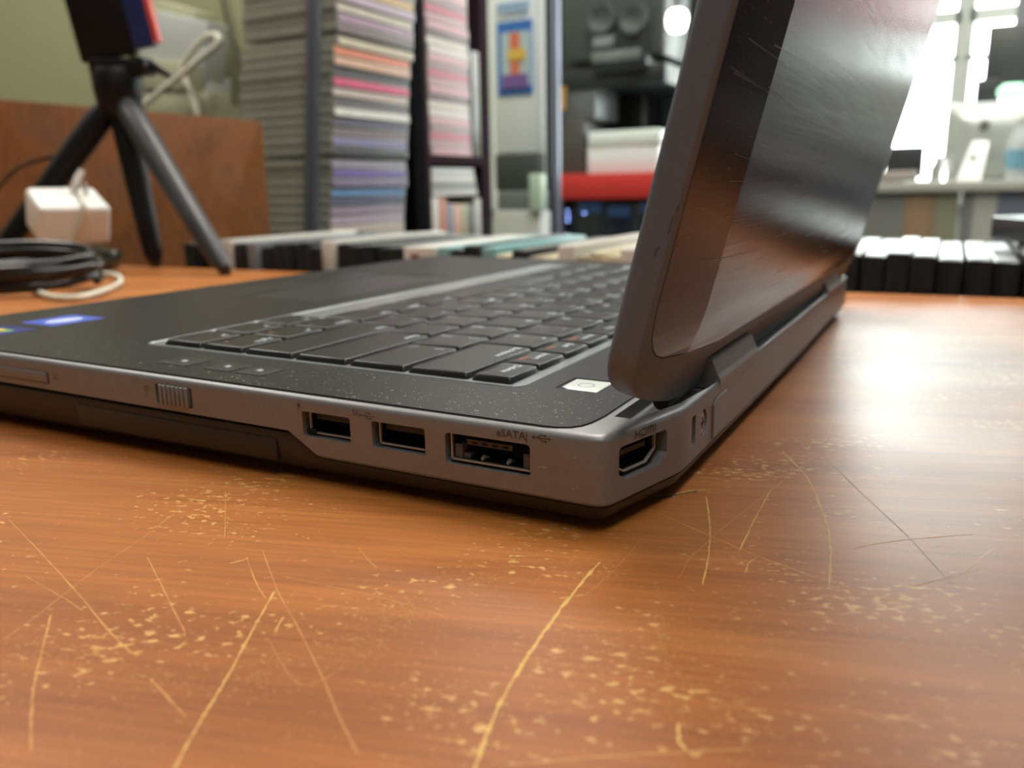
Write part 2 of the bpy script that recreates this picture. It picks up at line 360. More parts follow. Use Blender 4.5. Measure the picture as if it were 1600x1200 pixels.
me = shell.data
for v in me.vertices:
    q = (v.co/S)+Vector((176,135,0)); q = SHEAR(q)-Vector((176,135,0)); v.co = q*S
# dark underside
hb = MB(); rings = []
def zt(y): return 5.9 if y < 78.4 else (5.9+(y-78.4)*.57 if y < 86.8 else 10.7)
und = [p for p in out if True]
dense = []
for i in range(len(und)):
    a = und[i]; b = und[(i+1)%len(und)]; dense.append(a)
    if a[0] == b[0] or abs(a[1]-b[1]) > 10:
        for yy in (78.4, 86.8):
            if min(a[1],b[1]) < yy < max(a[1],b[1]): dense.append((a[0], yy))
# order inserted points correctly
def okey(i): return i
fix = []
for i in range(len(und)):
    a = und[i]; b = und[(i+1)%len(und)]; fix.append(a)
    ys = [yy for yy in (78.4, 86.8) if min(a[1],b[1]) < yy < max(a[1],b[1]) and a[0] == b[0]]
    ys.sort(reverse=(a[1] > b[1])); fix += [(a[0], yy) for yy in ys]
dense = fix
def ur(d, fz): return [(x, y, fz(yy)) for (x,y),(xx,yy) in zip(offset(dense, d), dense)]
hb.loft([ur(9, lambda y: .9), ur(4.2, lambda y: 1.5), ur(2.0, lambda y: 2.9), ur(1.0, lambda y: 4.6), ur(.5, lambda y: zt(y)*.96), ur(.7, lambda y: zt(y))], cap=True)
hb.build('bottom_shell', M_UNDER, LR, shear=True, smooth=True)
MB().box(1.4,350,80,270,10.2,12.4).build('seam_filler', M_HOLE, LR, shear=True)
bay = MB().prism([(92,3.6),(92,8.8),(166,8.8),(166,3.6)], SIDE, .2, 3); bay.build('bay_cover', M_UNDER, LR, bevel=.3, shear=True)
for x in (40,312):
    for y in (30,235): MB().cyl((x,y,0), 7, 1.6, 20).build('rubber_foot', M_BLACK, LR)
# deck plate with keyboard opening
deckp = [(1.75,258),(1.75,120),(1.75,21),(2.0,18.4),(3.1,16.0),(5.2,14.4),(8.2,13.5),(14,12.9),(338,12.9),(347,14.5),(351,21),(351.05,258),(345,268),(335,271.5),(17,271.5),(7,268)]
dk = MB().prism(deckp, XY, H-.3, H+.28).build('palm_rest', M_DECK, LR)
tr = rrect(27.6,324.4,39.2,171.5,4)
c1 = MB().prism(tr, XY, H-2, H+3).build('cut', M_DECK, LR)
c2 = MB().prism(rrect(31.4,43.6,21.2,32.4,.8,3), XY, H-2, H+3).build('cut', M_DECK, LR)
c3 = MB().prism(rrect(128,232,186,248,2,3), XY, H-2+2, H+3).build('cut', M_DECK, LR)
boolean(dk, [c1, c2, c3])
for v in dk.data.vertices:
    q = (v.co/S)+Vector((176,135,0)); v.co = (SHEAR(q)-Vector((176,135,0)))*S
seamo = MB().prism(offset(deckp, -.35), XY, H-.2, H+.04).build('deck_seam', M_HOLE, LR, shear=True)
MB().prism(rrect(128.4,231.6,186.4,227,1.5,3), XY, H-.1, H+.15).build('touchpad', mat('touchpad_matte',(40,42,43),.35), LR, shear=True)
for a in (128.6,180.4): MB().prism(rrect(a,a+51,229,247.5,1.5,3), XY, H-.1, H+.35).build('touchpad_button', M_KEY, LR, shear=True, bevel=.2)
pb = MB().prism([(32.2,22),(43,22),(43,31.6),(34,31.6),(32.2,29.5)], XY, H-.3, H+.2).build('power_button', mat('power_button_silver',(214,220,218),.35,.2), LR, shear=True, bevel=.2)
ri = MB()
for k in range(20):
    a0, a1 = math.pi*2*k/20, math.pi*2*(k+1)/20
    ri.add([(37.4+r*math.cos(a), 26.8+r*math.sin(a), H+.24) for r, a in ((1.7,a0),(2.1,a0),(2.1,a1),(1.7,a1))], [(0,1,2,3)])
ri.build('button_ring', mat('ring_print',(150,155,170),.5), pb, shear=True, rec=False)
M_BTN = mat('media_button', (44,46,47), .35)
for i, (a, b) in enumerate(((104.6,114.2),(116,125.6),(131.5,143))):
    o = MB().prism(rrect(10,18.6,a,b,.8,3), XY, H+.2, H+.5).build('media_button', M_BTN, LR, shear=True, bevel=.12)
    ic = MB().add([(13.2,(a+b)/2-1.3,H+.52),(15.2,(a+b)/2-.9,H+.52),(15.8,(a+b)/2+1.3,H+.52),(13.8,(a+b)/2+1.0,H+.52)], [(0,1,2,3)])
    ic.build('button_icon', mat('icon_print',(140,148,154),.6), o, shear=True, rec=False)
# keyboard
kb = MB().prism(offset(tr, .25), XY, H-.5, H+.08)
kb.loft([[(x,y,H+.0) for x,y in offset(tr,.25)], [(x,y,H+.34) for x,y in offset(tr,.4)], [(x,y,H+.34) for x,y in offset(tr,.9)], [(x,y,H+.08) for x,y in offset(tr,1.1)]], cap=False)
kbo = kb.build('keyboard', M_TRAY, LR, shear=True)
PX = 19.05
def key(x0, x1, y0, y1, leg=None, top=None, sub=None):
    g = .6; x0 += g; x1 -= g; y0 += g; y1 -= g; z0 = H+.12; mb = MB()
    tx0, tx1, ty0, ty1 = x0+.75, x1-.75, y0+.55, y1-1.0; zt_ = H+1.62
    def rr(a,b,c,d,r): return rrect(a,b,c,d,r,3)
    r0 = [(x,y,z0) for x,y in rr(x0,x1,y0,y1,.5)]; ra = [(x,y,z0+.35) for x,y in rr(x0+.08,x1-.08,y0+.05,y1-.08,.6)]
    def dish(x,y): u = (x-(tx0+tx1)/2)/((tx1-tx0)/2); return .22*abs(u)**2.2*(1 if tx1-tx0 < 25 else .6)
    r1 = [(x,y,zt_-.25+dish(x,y)-.05) for x,y in rr(tx0-.28,tx1+.28,ty0-.22,ty1+.28,.9)]
    r2 = [(x,y,zt_+dish(x,y)) for x,y in rr(tx0,tx1,ty0,ty1,.9)]
    r3 = [(x,y,zt_+dish(x,y)-.03) for x,y in rr(tx0+.5,tx1-.5,ty0+.4,ty1-.4,.7)]
    mb.loft([r0,ra,r1,r2,r3], cap=False)
    n = 8; gx = [tx0+.5+(tx1-tx0-1)*i/n for i in range(n+1)]
    v = [(x,y,zt_+dish(x,y)-.03) for y in (ty0+.4, ty1-.4) for x in gx]
    mb.add(v, [(i,i+1,n+2+i,n+1+i) for i in range(n)])
    cx, cy = (x0+x1)/2, (y0+y1)/2; zz = zt_+.06
    def put(s, size, ox, oy, mi, al='CENTER'):
        text_mb(mb, s, size, lambda a,b: (ox-a, oy-b, zz+dish(ox-a,oy-b)), mi, al)
    if leg:
        if len(leg) > 2: put(leg, 3.1, tx1-1.1, ty0+3.0 if (y1-y0) > 14 else cy-.6, 1, 'LEFT')
        elif top: put(leg, 4.0, tx1-3.2, ty1-3.8, 1); put(top, 3.6, tx1-3.2, ty0+3.2, 1)
        else: put(leg, 4.6, tx1-3.4, ty0+3.6, 1)
    if sub: put(sub, 2.4, tx0+1.2 if False else tx0+5.2, ty1-2.3, 2)
    o = mb.build('key', [M_KEY, M_LEGEND, M_LEGO], kbo, shear=True, smooth=True, rec=True)
    if leg and len(leg) > 4: o['label'] = 'key marked '+leg
    return o
Y0 = 43.0; RY = [55.4,74.45,93.5,112.55,131.6]
fw = 15*PX/17
for i, l in enumerate(['Delete','Insert','End','Home','F12','F11','F10','F9','F8','F7','F6','F5','F4','F3','F2','F1','Esc']):
    key(K0+i*fw, K0+(i+1)*fw, Y0, RY[0], l, sub={'Insert':'ScrLk','Home':'SysRq','End':'Pause'}.get(l))
def row(y0, y1, spec):
    x = K0
    for s in spec:
        l, w, t = (s+(None,))[:3] if len(s) < 3 else s
        key(x, x+w*PX, y0, y1, l, t); x += w*PX
row(RY[0],RY[1],[('Backspace',2)]+[(a,1,b) for a,b in zip('=-0987654321`','+_)(*&^%$#@!~')])
row(RY[1],RY[2],[('\\',1.5,'|'),(']',1,'}'),('[',1,'{')]+[(c,1) for c in 'POIUYTREWQ']+[('Tab',1.5)])
row(RY[2],RY[3],[('Enter',2.25),("'",1,'"'),(';',1,':')]+[(c,1) for c in 'LKJHGFDSA']+[('Caps Lock',1.75)])
row(RY[3],RY[4],[('Shift',2.75),('/',1,'?'),('.',1,'>'),(',',1,'<')]+[(c,1) for c in 'MNBVCXZ']+[('Shift',2.25)])
yb = RY[4]; 
for i, (l, s) in enumerate((('PgDn','F'),('^','B'),('PgUp','F'))): key(K0+i*PX, K0+(i+1)*PX, yb, yb+17, l, sub=s)
for i, (l, s) in enumerate((('>','+'),('v','-'),('<','-'))): key(K0+i*PX, K0+(i+1)*PX, yb+17, yb+33.5, l, sub=s)
x = K0+3*PX
for l, w in (('Ctrl',1.25),('Menu',1),('Alt',1.25),(None,5),('Alt',1.25),('Win',1),('Fn',1),('Ctrl',1.25-.0)):
    w = w if l != 'Ctrl' or x < 200 else (K0+15*PX-x)/PX
    key(x, x+w*PX, yb, yb+19, l); x += w*PX
# ports
def usb(a, b, c, d):
    m = MB(); t = .35
    for (p,q,r_,s) in ((a,b,c,c+t),(a,b,d-t,d),(a,a+t,c,d),(b-t,b,c,d)): m.prism([(p,r_),(q,r_),(q,s),(p,s)], SIDE, 1.5, 2.0); m.prism([(p,r_),(q,r_),(q,s),(p,s)], SIDE, 2.0, 8.6, 1)  # inner tube blackened: the shade inside the port is put into its colour
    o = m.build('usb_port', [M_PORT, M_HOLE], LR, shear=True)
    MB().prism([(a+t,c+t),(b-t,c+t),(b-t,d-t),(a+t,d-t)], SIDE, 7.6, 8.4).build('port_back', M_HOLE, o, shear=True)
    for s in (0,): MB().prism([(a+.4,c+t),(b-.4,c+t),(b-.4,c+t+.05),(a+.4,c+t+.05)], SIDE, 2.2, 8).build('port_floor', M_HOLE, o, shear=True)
    MB().prism([(a+1.2,d-2.2),(b-1.2,d-2.2),(b-1.2,d-.9),(a+1.2,d-.9)], SIDE, 2.6, 8).build('tongue', mat('usb_tongue',(30,28,27),.5), o, shear=True)
    return o
for a,b,c,d in USB: usb(a+.3,b-.9,c+.55,d-.1)
a,b,c,d = ES; m = MB(); a += .2; b -= .9; c += .7; t = .3
for (p,q,r_,s) in ((a,b,c,c+t),(a,b,d-t,d),(a,a+t,c,d),(b-t,b,c,d)): m.prism([(p,r_),(q,r_),(q,s),(p,s)], SIDE, .9, 1.5); m.prism([(p,r_),(q,r_),(q,s),(p,s)], SIDE, 1.5, 8.6, 1)
es = m.build('esata_port', [M_PORT, mat('port_inner_shade',(40,38,36),.5)], LR, shear=True)  # inner walls darkened to stand for shade inside the port
M_TONG = mat('esata_tongue', (72,66,62), .5); M_GREYP = mat('port_grey_plastic', (84,84,88), .5)
MB().box(7.6,8.4,a+t,b-t,c+t,d-t).build('port_back', M_HOLE, es, shear=True)
tg = MB().box(2.2,8,a+5,b-3.2,d-2.7,d-1.5)
tg.build('tongue', M_TONG, es, shear=True)
for k in range(4): MB().box(2.0,2.3,a+6.0+k*2.5,a+7.1+k*2.5,d-2.35,d-1.95).build('contact_slot', M_HOLE, es, shear=True)
for y0_, w_ in ((a+.5,1.7),(b-2.4,1.9)): MB().box(1.6,5,y0_,y0_+w_,c+.3,d-2.6).build('guide_block', M_GREYP, es, shear=True, bevel=.15)
MB().box(2.0,5,b-4.1,b-2.4,c+.3,c+1.6).build('guide_block', M_GREYP, es, shear=True, bevel=.15)
for y0_ in (a+5.2,a+11.3):
    sp = MB().tube([(1.6,y0_+.7,c+.75),(2.4,y0_+.6,c+1.1),(4.2,y0_+.4,c+.5)], [.35,.55,.3], 8); sp.build('spring_tab', M_PORT, es, shear=True, smooth=True)
hi = offset(hdp, .55); hd0 = [(5.2,12.9),(8.2,11.3),(16.2,11.3),(19.6,13.6),(19.6,17.3),(5.2,17.3)]
m = MB(); hin = offset(hd0, .32)
m.loft([[HD(u,v,1.3) for u,v in hd0],[HD(u,v,1.3) for u,v in hin],[HD(u,v,1.9) for u,v in hin]], cap=False)
m.loft([[HD(u,v,1.9) for u,v in hin],[HD(u,v,6.6) for u,v in hin],[HD(u,v,6.6) for u,v in hd0]], cap=False, mi=1)
m.loft([[HD(u,v,1.3) for u,v in hd0],[HD(u,v,6.6) for u,v in hd0]], cap=False)
hp = m.build('hdmi_port', [M_PORT, mat('port_inner_shade',(40,38,36),.5)], LR, shear=True)  # inside coloured dark in place of real shade, like the other ports
MB().prism(hin, HD, 6, 6.6).build('port_back', M_HOLE, hp, shear=True)
MB().prism([(7,14.6),(17,14.6),(17,15.7),(7,15.7)], HD, 2.2, 6).build('tongue', mat('hdmi_tongue',(44,42,40),.5), hp, shear=True)
MB().box(34.4,37,4.5,5,10,16.8).build('lock_slot_back', M_HOLE, LR, shear=True)
sc = MB().prism([(44+2.3*math.cos(a*math.pi/10), 13.2+2.7*math.sin(a*math.pi/10)) for a in range(20)], REAR, .1, 1.5).build('screw', mat('screw_silver',(190,180,182),.3,.6), LR, shear=True, bevel=.25)
MB().box(43.7,44.3,.02,.6,11.8,14.6).build('screw_slot', M_PRINT, sc, shear=True); MB().box(42.6,45.4,.02,.6,12.9,13.5).build('screw_slot', M_PRINT, sc, shear=True)
pl_ = [(51.8,7.4),(64.6,7.4),(64.6,16.8),(54.2,16.8),(51.8,15.6)]
MB().prism(offset(pl_, -.28), REAR, -.33, .2).build('cover_seam', M_PRINT, LR, shear=True)
MB().prism(pl_, REAR, -.75, .2).build('port_cover', M_SILVER, LR, shear=True, bevel=.15, seg=1)
# wireless switch, card slot
ws = MB()
for k in range(7):
    y = 120.0+k*1.55; ws.loft([[(x,yy,z) for (x,yy) in ((1.4,y),(-.55,y+.1),(-.95,y+.62),(-.55,y+1.2),(1.4,y+1.5))] for z in (13.1,18.3)])
ws.build('wireless_switch', M_SILVER, LR, shear=True, bevel=.1)
MB().prism([(177.2,13.7),(238,13.7),(238,16.7),(177.2,16.7)], SIDE, -.35, 1.1).build('card_slot_cover', M_SILVER, LR, shear=True, bevel=.25)
# printed marks
def side_text(s, size, px, py, mname, m_, al='CENTER'):
    q = onx(px, py, -.06); z = q.z-.0125*q.y; mb = MB(); text_mb(mb, s, size, lambda a,b: (-.06, q.y-a, z+b), 0, al); return mb.build(mname, m_, LR, shear=True, rec=False)
side_text('eSATA', 2.35, 798, 679, 'esata_label', M_PRINT); side_text('|', 2.4, 822.5, 683, 'label_divider', M_PRINT)
side_text('SS', 1.9, 555, 645, 'speed_label', M_PRINT2); side_text('EC', 2.6, 88, 589, 'card_label', M_PRINT2)
def trident(px, py, sc_, m_):
    q = onx(px, py, -.06); z = q.z-.0125*q.y; mb = MB()
    P = lambda a, b: (-.06, q.y-a*sc_, z+b*sc_)
    def ln(a,b,c,d,w=.16):
        v = Vector((c-a,d-b)); n_ = Vector((-v.y,v.x)).normalized()*w; mb.add([P(a+n_.x,b+n_.y),P(a-n_.x,b-n_.y),P(c-n_.x,d-n_.y),P(c+n_.x,d+n_.y)], [(0,1,2,3)])
    ln(-2.6,0,2.8,0); ln(-1.4,0,-.5,1.0); ln(-.5,1.0,1.2,1.0); ln(-.6,0,.2,-1.0); ln(.2,-1.0,1.4,-1.0)
    mb.add([P(2.6,.5),P(2.6,-.5),P(3.5,0)], [(0,1,2)])
    for cx_, cy_, r_ in ((-2.9,0,.5),(1.5,-1.0,.42),(1.4,1.0,.36)): mb.add([P(cx_+r_*math.cos(k*math.pi/5), cy_+r_*math.sin(k*math.pi/5)) for k in range(10)], [tuple(range(10))])
    return mb.build('usb_symbol', m_, LR, shear=True, rec=False)
trident(846, 685, .62, M_PRINT); trident(573, 650, .62, M_PRINT2)
q = onx(466, 634, -.06); z = q.z-.0125*q.y
MB().add([(-.06,q.y-.5,z+1.6),(-.06,q.y+.5,z-.1),(-.06,q.y,z-.1),(-.06,q.y+.3,z-1.5),(-.06,q.y-.7,z+.4),(-.06,q.y-.1,z+.4)], [(0,1,2,5),(2,3,4,5)]).build('charge_symbol', M_PRINT, LR, shear=True, rec=False)
q = onx(228, 610, -.06); z = q.z-.0125*q.y
MB().add([(-.06,q.y-.2,z-1.6),(-.06,q.y+.2,z-1.6),(-.06,q.y+.2,z+.9),(-.06,q.y-.2,z+.9)],[(0,1,2,3)]).add([(-.06,q.y-1,z+.9),(-.06,q.y+1,z+.9),(-.06,q.y+.7,z+1.3),(-.06,q.y-.7,z+1.3)],[(0,1,2,3)]).add([(-.06,q.y-1.2,z+.2),(-.06,q.y-.9,z+.2),(-.06,q.y-.9,z+1.5),(-.06,q.y-1.2,z+1.5)],[(0,1,2,3)]).build('antenna_symbol', M_PRINT2, LR, shear=True, rec=False)
mb = MB()
def hseg(a,b,c,d): mb.add([HD(u,v,-.07) for u,v in ((a,b),(c,b),(c,d),(a,d))], [(0,1,2,3)])
x = 10.0; zb_, zt2, w = 18.05, 19.75, .32; zm = (zb_+zt2)/2
hseg(x,zb_,x+w,zt2); hseg(x+1.5,zb_,x+1.5+w,zt2); hseg(x,zm-w/2,x+1.8,zm+w/2); x += 2.25
hseg(x,zb_,x+w,zm-.1); hseg(x+1.55,zb_,x+1.55+w,zt2); hseg(x,zb_,x+1.6,zb_+w); hseg(x,zt2-w,x+1.6,zt2); x += 2.3
for k in (0,.95,1.9): hseg(x+k,zb_,x+k+w,zt2)
hseg(x,zt2-w,x+2.2,zt2); x += 2.65; hseg(x,zb_,x+w,zt2)
mb.build('hdmi_label', M_PRINT, LR, shear=True, rec=False)
# stickers
def flat(name, pts, z, m_): return MB().prism(pts, XY, z, z+.05).build(name, m_, LR, shear=True)
st = flat('blue_sticker', rrect(37,58,228,247,1,3), H+.28, mat('sticker_blue',(70,98,205),.3))
BASE[st] = BASE[LR]
el = MB().add([(47.5+7*math.cos(k*.314), 237+4.5*math.sin(k*.314), H+.345) for k in range(20)], [tuple(range(20))]).build('sticker_print', mat('sticker_pale',(190,205,240),.4), st, shear=True, rec=False)
s2 = flat('navy_sticker', rrect(12,31,227,245,1,3), H+.28, mat('sticker_navy',(40,50,130),.3))
q4 = MB()
for k, (dx, dy) in enumerate(((0,0),(4.2,0),(0,4.2),(4.2,4.2))): q4.add([(18+dx,232+dy,H+.345),(21.8+dx,232+dy,H+.345),(21.8+dx,235.8+dy,H+.345),(18+dx,235.8+dy,H+.345)], [(0,1,2,3)], k)
q4.build('sticker_print', [mat('st_r',(225,80,60),.4),mat('st_g',(110,180,80),.4),mat('st_b',(70,140,220),.4),mat('st_y',(240,200,90),.4)], s2, shear=True, rec=False)
# dust
du = MB()
for _ in range(2100):
    x = random.uniform(2.2,30) if random.random() < .82 else random.uniform(30,345)
    y = 14+random.random()**1.15*240
    if x > 27 and y > 38 and y < 172: continue
    if 31 < x < 44 and 21 < y < 33: continue
    r = random.choice([.05,.07,.09,.12,.17]); a = random.uniform(0,3.1); e = random.uniform(.5,2.2)
    du.add([(x+r*e*math.cos(t)*math.cos(a)-r*math.sin(t)*math.sin(a), y+r*e*math.cos(t)*math.sin(a)+r*math.sin(t)*math.cos(a), H+.31) for t in (0,1.26,2.5,3.77,5)], [(0,1,2,3,4)])
d_ = du.build('dust', mat('dust_speck',(170,176,174),.8), LR, shear=True, rec=False); d_['kind'] = 'stuff'
# side shell wear marks
wm = MB()
for px, py, l, w in ((850,731,1.0,.16),(843,730,.5,.1),(519,706,.3,.12),(895,764,.5,.12),(902,760,.25,.1),(898,715,.6,.1)):
    q = onx(px, py, -.05); z = q.z-.0125*q.y; wm.add([(-.05,q.y-l/2,z-.1),(-.05,q.y+l/2,z+.08),(-.05,q.y+l/2,z+.08+w),(-.05,q.y-l/2,z+w*.6)], [(0,1,2,3)])
wm.build('paint_chips', mat('paint_chip',(200,196,190),.4,.4), LR, shear=True, rec=False)['kind'] = 'stuff'

# ---- lid
TH = math.atan(.2477); LW = Vector((0,-math.sin(TH),math.cos(TH))); 
ea = math.radians(.75); LU = Vector((math.cos(ea),-math.sin(ea),0)); LN = LU.cross(LW)      # LN: towards screen side or back
if LN.y > 0: LN = -LN                                                                    # LN points outwards (back)
LO = Vector((0, -3.1-.2477*(21.1-53.1), 21.1))                                           # back plane origin
LID = lambda u, w, d: tuple(LO+LU*u+LW*w-LN*d)                                           # d = depth into the lid
lo = [(0,236),(0,60),(0,18),(.2,14.5),(.9,12),(2.6,9.6),(5.5,7.4),(10,5.3),(18,2.9),(27,.7),(33,-.6),(40,-1.5),(56.6,-1.6),(57,1.2),(58.6,4.0),(60,4.9),(96,4.6),(101.5,4.6),(102.2,-2.3),
      (249.8,-2.3),(250.5,4.6),(292,4.9),(293.4,4.0),(295,1.2),(295.4,-1.6),(312,-1.5),(319,-.6),(325,.7),(334,2.9),(342,5.3),(346.5,7.4),(349.4,9.6),(351.1,12),(351.8,14.5),(352,18),(352,60),(352,226),(349,233),(342,236)]
lo[0] = (10,236); lo.insert(1,(3,233)); lo.insert(2,(0,226))
def lring(d, dep): return [LID(u,w,dep) for u,w in offset(lo, d)]
ld = MB().loft([lring(1.3,6.1),lring(.5,5.9),lring(.05,5.3),lring(0,4.6),lring(0,.5),lring(.12,.2),lring(.5,0)])
lid = ld.build('lid', M_LIDP, LR, smooth=True)
LN_ = lambda pts, dep: [LID(u,w,dep) for u,w in pts]
pa = [(3.6,222),(3.6,60),(3.6,26),(4.0,22.5),(5.2,19.2),(7.6,16.6),(11,14.6),(16,13.2),(28,11.6),(45,10.2),(70,9.5),(120,9.3),(300,9.3),(325,11),(342,15),(347,20),(348.4,30),(348.4,222),(346,229),(338,232),(14,232),(6,229)]
MB().prism(offset(pa,-.3), LID, -.02, .3).build('panel_seam', M_HOLE, lid)
def PD(w): t = max(0,min(1,(w-8)/14)); return .6+1.7*t*t*(3-2*t)
def pdep(u, w): return PD(w)*max(0,min(1,(min(u,352-u)-3.6)/28.4)) if min(u,352-u) < 32 else PD(w)
lrow = [(32,11.4),(28,11.6),(16,13.2),(11,14.6),(7.6,16.6),(5.2,19.2),(4.0,22.5),(3.6,26),(3.6,34),(3.6,45),(3.6,60),(3.6,100),(3.6,160),(3.6,222),(10,231),(32,232)]
pm = MB(); v = []
for side in (0,1):
    mu_ = (lambda u: u) if side == 0 else (lambda u: 352-u)
    n0 = len(pm.v); vv_ = []
    for u, w in lrow: vv_ += [LID(mu_(u),w,-.06), LID(mu_(32),w,-PD(w))]
    pm.add(vv_, [(2*i,2*i+1,2*i+3,2*i+2) for i in range(len(lrow)-1)])
us = [32,60,110,176,242,292,320]; vv_ = []
for j, (u_, w) in enumerate(lrow):
    for u in us: vv_.append(LID(u, (9.4 if 60 <= u <= 292 else w) if j == 0 else w, -PD(w)))
nu = len(us); pm.add(vv_, [(j*nu+i,j*nu+i+1,(j+1)*nu+i+1,(j+1)*nu+i) for j in range(len(lrow)-1) for i in range(nu-1)])
bmv = pm.build('lid_panel', M_BRUSH, lid, rec=False)
bmm = bmesh.new(); bmm.from_mesh(bmv.data); bmesh.ops.remove_doubles(bmm, verts=bmm.verts, dist=1e-6); bmesh.ops.recalc_face_normals(bmm, faces=bmm.faces)
bmm.faces.ensure_lookup_table()
if sum((f.normal.dot(LN) for f in bmm.faces)) < 0: bmesh.ops.reverse_faces(bmm, faces=bmm.faces)
bmm.to_mesh(bmv.data); bmm.free()
for p_ in bmv.data.polygons: p_.use_smooth = True
bmv.data.set_sharp_from_angle(angle=math.radians(3.2))
M_LOGO = mat('logo_dark', (58,54,66), .25, .8)
lg = MB(); qq = Vector((206,124)); 
text_mb(lg, 'DELL', 17, lambda a,b: LID(qq.x+a*1.0, qq.y+b, -2.38), 0); lg.build('lid_logo', M_LOGO, lid, rec=False)
MB().prism([(6,14),(346,14),(346,230),(6,230)], LID, 6.05, 6.3).build('screen_bezel', M_BLACK, lid)
MB().prism([(20,26),(332,26),(332,220),(20,220)], LID, 6.25, 6.4).build('screen', mat('screen_glass',(8,8,10),.25), lid)
# lid scuffs
sf = MB()
def lidpt(px, py, d):
    r = ray(px,py); n = LN; t = (LO-n*d-CAMP).dot(n)/r.dot(n); return CAMP+r*t
for px, py, l, a in ((1066,333,3,0),(1060,325,1,.2),(1050,345,1.4,0),(1046,330+30,1,0),(1025,395,1.2,0),(1030,388,.6,0)):
    q = onx(px-2, py+ (0), -.05); sf.add([(-.05,q.y-.12,q.z-l*.6),(-.05,q.y+.14,q.z-l*.55),(-.05,q.y-.1-.25*l*.5,q.z+l*.6),(-.05,q.y-.3-.25*l*.5,q.z+l*.6)], [(0,1,2,3)])
sf.build('edge_scuffs', M_PRINT, lid, rec=False)['kind'] = 'stuff'
hs = MB()
for (a, b, c, d) in ((1146,113,1230,160),(1200,135,1270,190),(1142,105,1180,130),(1148,240,1205,262),(1190,228,1300,250),(1140,283,1245,284),(1138,325,1208,319),(1140,346,1200,338),(1138,338,1230,330),(1166,352,1200,346),(1110,408,1180,392),(1210,70,1265,100),(1170,60,1240,110)):
    p, q = lidpt(a,b,-2.4), lidpt(c,d,-2.4); w = (q-p).cross(LN).normalized()*.035; hs.add([p+w,p-w,q-w*.3,q+w*.3], [(0,1,2,3)])
for _ in range(220):
    px, py = (random.gauss(1196,10), random.gauss(330,34)) if random.random() < .6 else (random.uniform(1070,1330), random.uniform(10,470))
    if px < 1050+max(0,(430-py))*.27+8: continue
    p = lidpt(px,py,-2.4); r = random.uniform(.05,.14); hs.add([p+LU*r, p+LW*r*.8, p-LU*r, p-LW*r*.8], [(0,1,2,3)])
hs_ = hs.build('panel_scratches', mat('panel_scratch',(158,156,160),.45,.3), lid, rec=False); hs_['kind'] = 'stuff'
# hinge covers
def hc(u0, u1, ins=0):
    prof = [(.35,18.2),(.25,20.7),(1.0,21.8),(2.55,25.3),(6.6,25.7),(9.2,22),(9.4,18.2)]
    m = MB().loft([[(u, y+ins-u*math.tan(ea), z) for y, z in prof] for u in (u0,u1)]); return m.build('hinge_cover', M_SILVER, LR)
hc(57.9,100.8); hc(251,293.5,1.6)
MB().tube([(32,6.5,20.3),(56,6.4,20.3)], 1.9, 12).build('hinge_barrel', M_BLACK, LR, smooth=True)

# ------------------------------------------------------------------ row of media cases beyond the table
ORD = ['first','second','third','fourth','fifth','sixth','seventh','eighth','ninth','tenth','eleventh','twelfth','thirteenth','fourteenth','fifteenth','sixteenth','seventeenth','eighteenth','nineteenth','twentieth',
 'twenty-first','twenty-second','twenty-third','twenty-fourth','twenty-fifth','twenty-sixth','twenty-seventh','twenty-eighth','twenty-ninth','thirtieth',
 'thirty-first','thirty-second','thirty-third','thirty-fourth','thirty-fifth','thirty-sixth','thirty-seventh','thirty-eighth','thirty-ninth','fortieth']
M_CBL = mat('case_black', (30,31,33), .28, noise=.1, nscale=40); M_CWH = mat('case_white', (212,212,206), .35); M_CGR = mat('case_grey', (126,130,134), .3)
M_CTE = mat('case_teal', (128,176,178), .3); M_CCR = mat('case_cream', (206,198,168), .4); M_CTA = mat('case_tan', (160,148,124), .4); M_BRN = mat('case_brown_art', (138,86,44), .5)
M_SLEEVE = mat('case_sleeve', (52,54,58), .12, coat=1.0); M_SHELFW = mat('bin_board', (120,84,58), .5)
cases = []
bn = MB().box(TX+8,TX+230,-330,760,-132,-118).box(TX+8,TX+230,-330,-318,-118,-60).box(TX+8,TX+230,748,760,-118,-60)
for x in (TX+14,TX+206):
    for y in (-320,210,735): bn.box(x,x+18,y,y+18,-750,-132)
tag(bn.build('display_bench', M_SHELFW), 'low brown wooden bench behind the table holding the row of video cases', 'bench')
seq = []
y = onx(292,415,TX+16).y+8
cols = 'kkkwwkgkkkkkwkkkkkmtkktckacwaccwkckk'
i = 0
ty = None
while y > -300:
    if i < len(cols): c = cols[i]
    else: c = 'k'
    seq.append((y, c)); y -= {'k':14.6,'w':14.2,'g':11,'m':30,'t':13,'c':12,'a':11}[c]+random.uniform(.4,1.2); i += 1
CN = {'k':('black',M_CBL),'w':('white',M_CWH),'g':('grey',M_CGR),'m':('white-and-brown',M_CWH),'t':('pale teal',M_CTE),'c':('cream',M_CCR),'a':('tan',M_CTA)}
TH_ = {'k':14.6,'w':14.2,'g':11,'m':30,'t':13,'c':12,'a':11}
nn = {}
NT = len(seq)
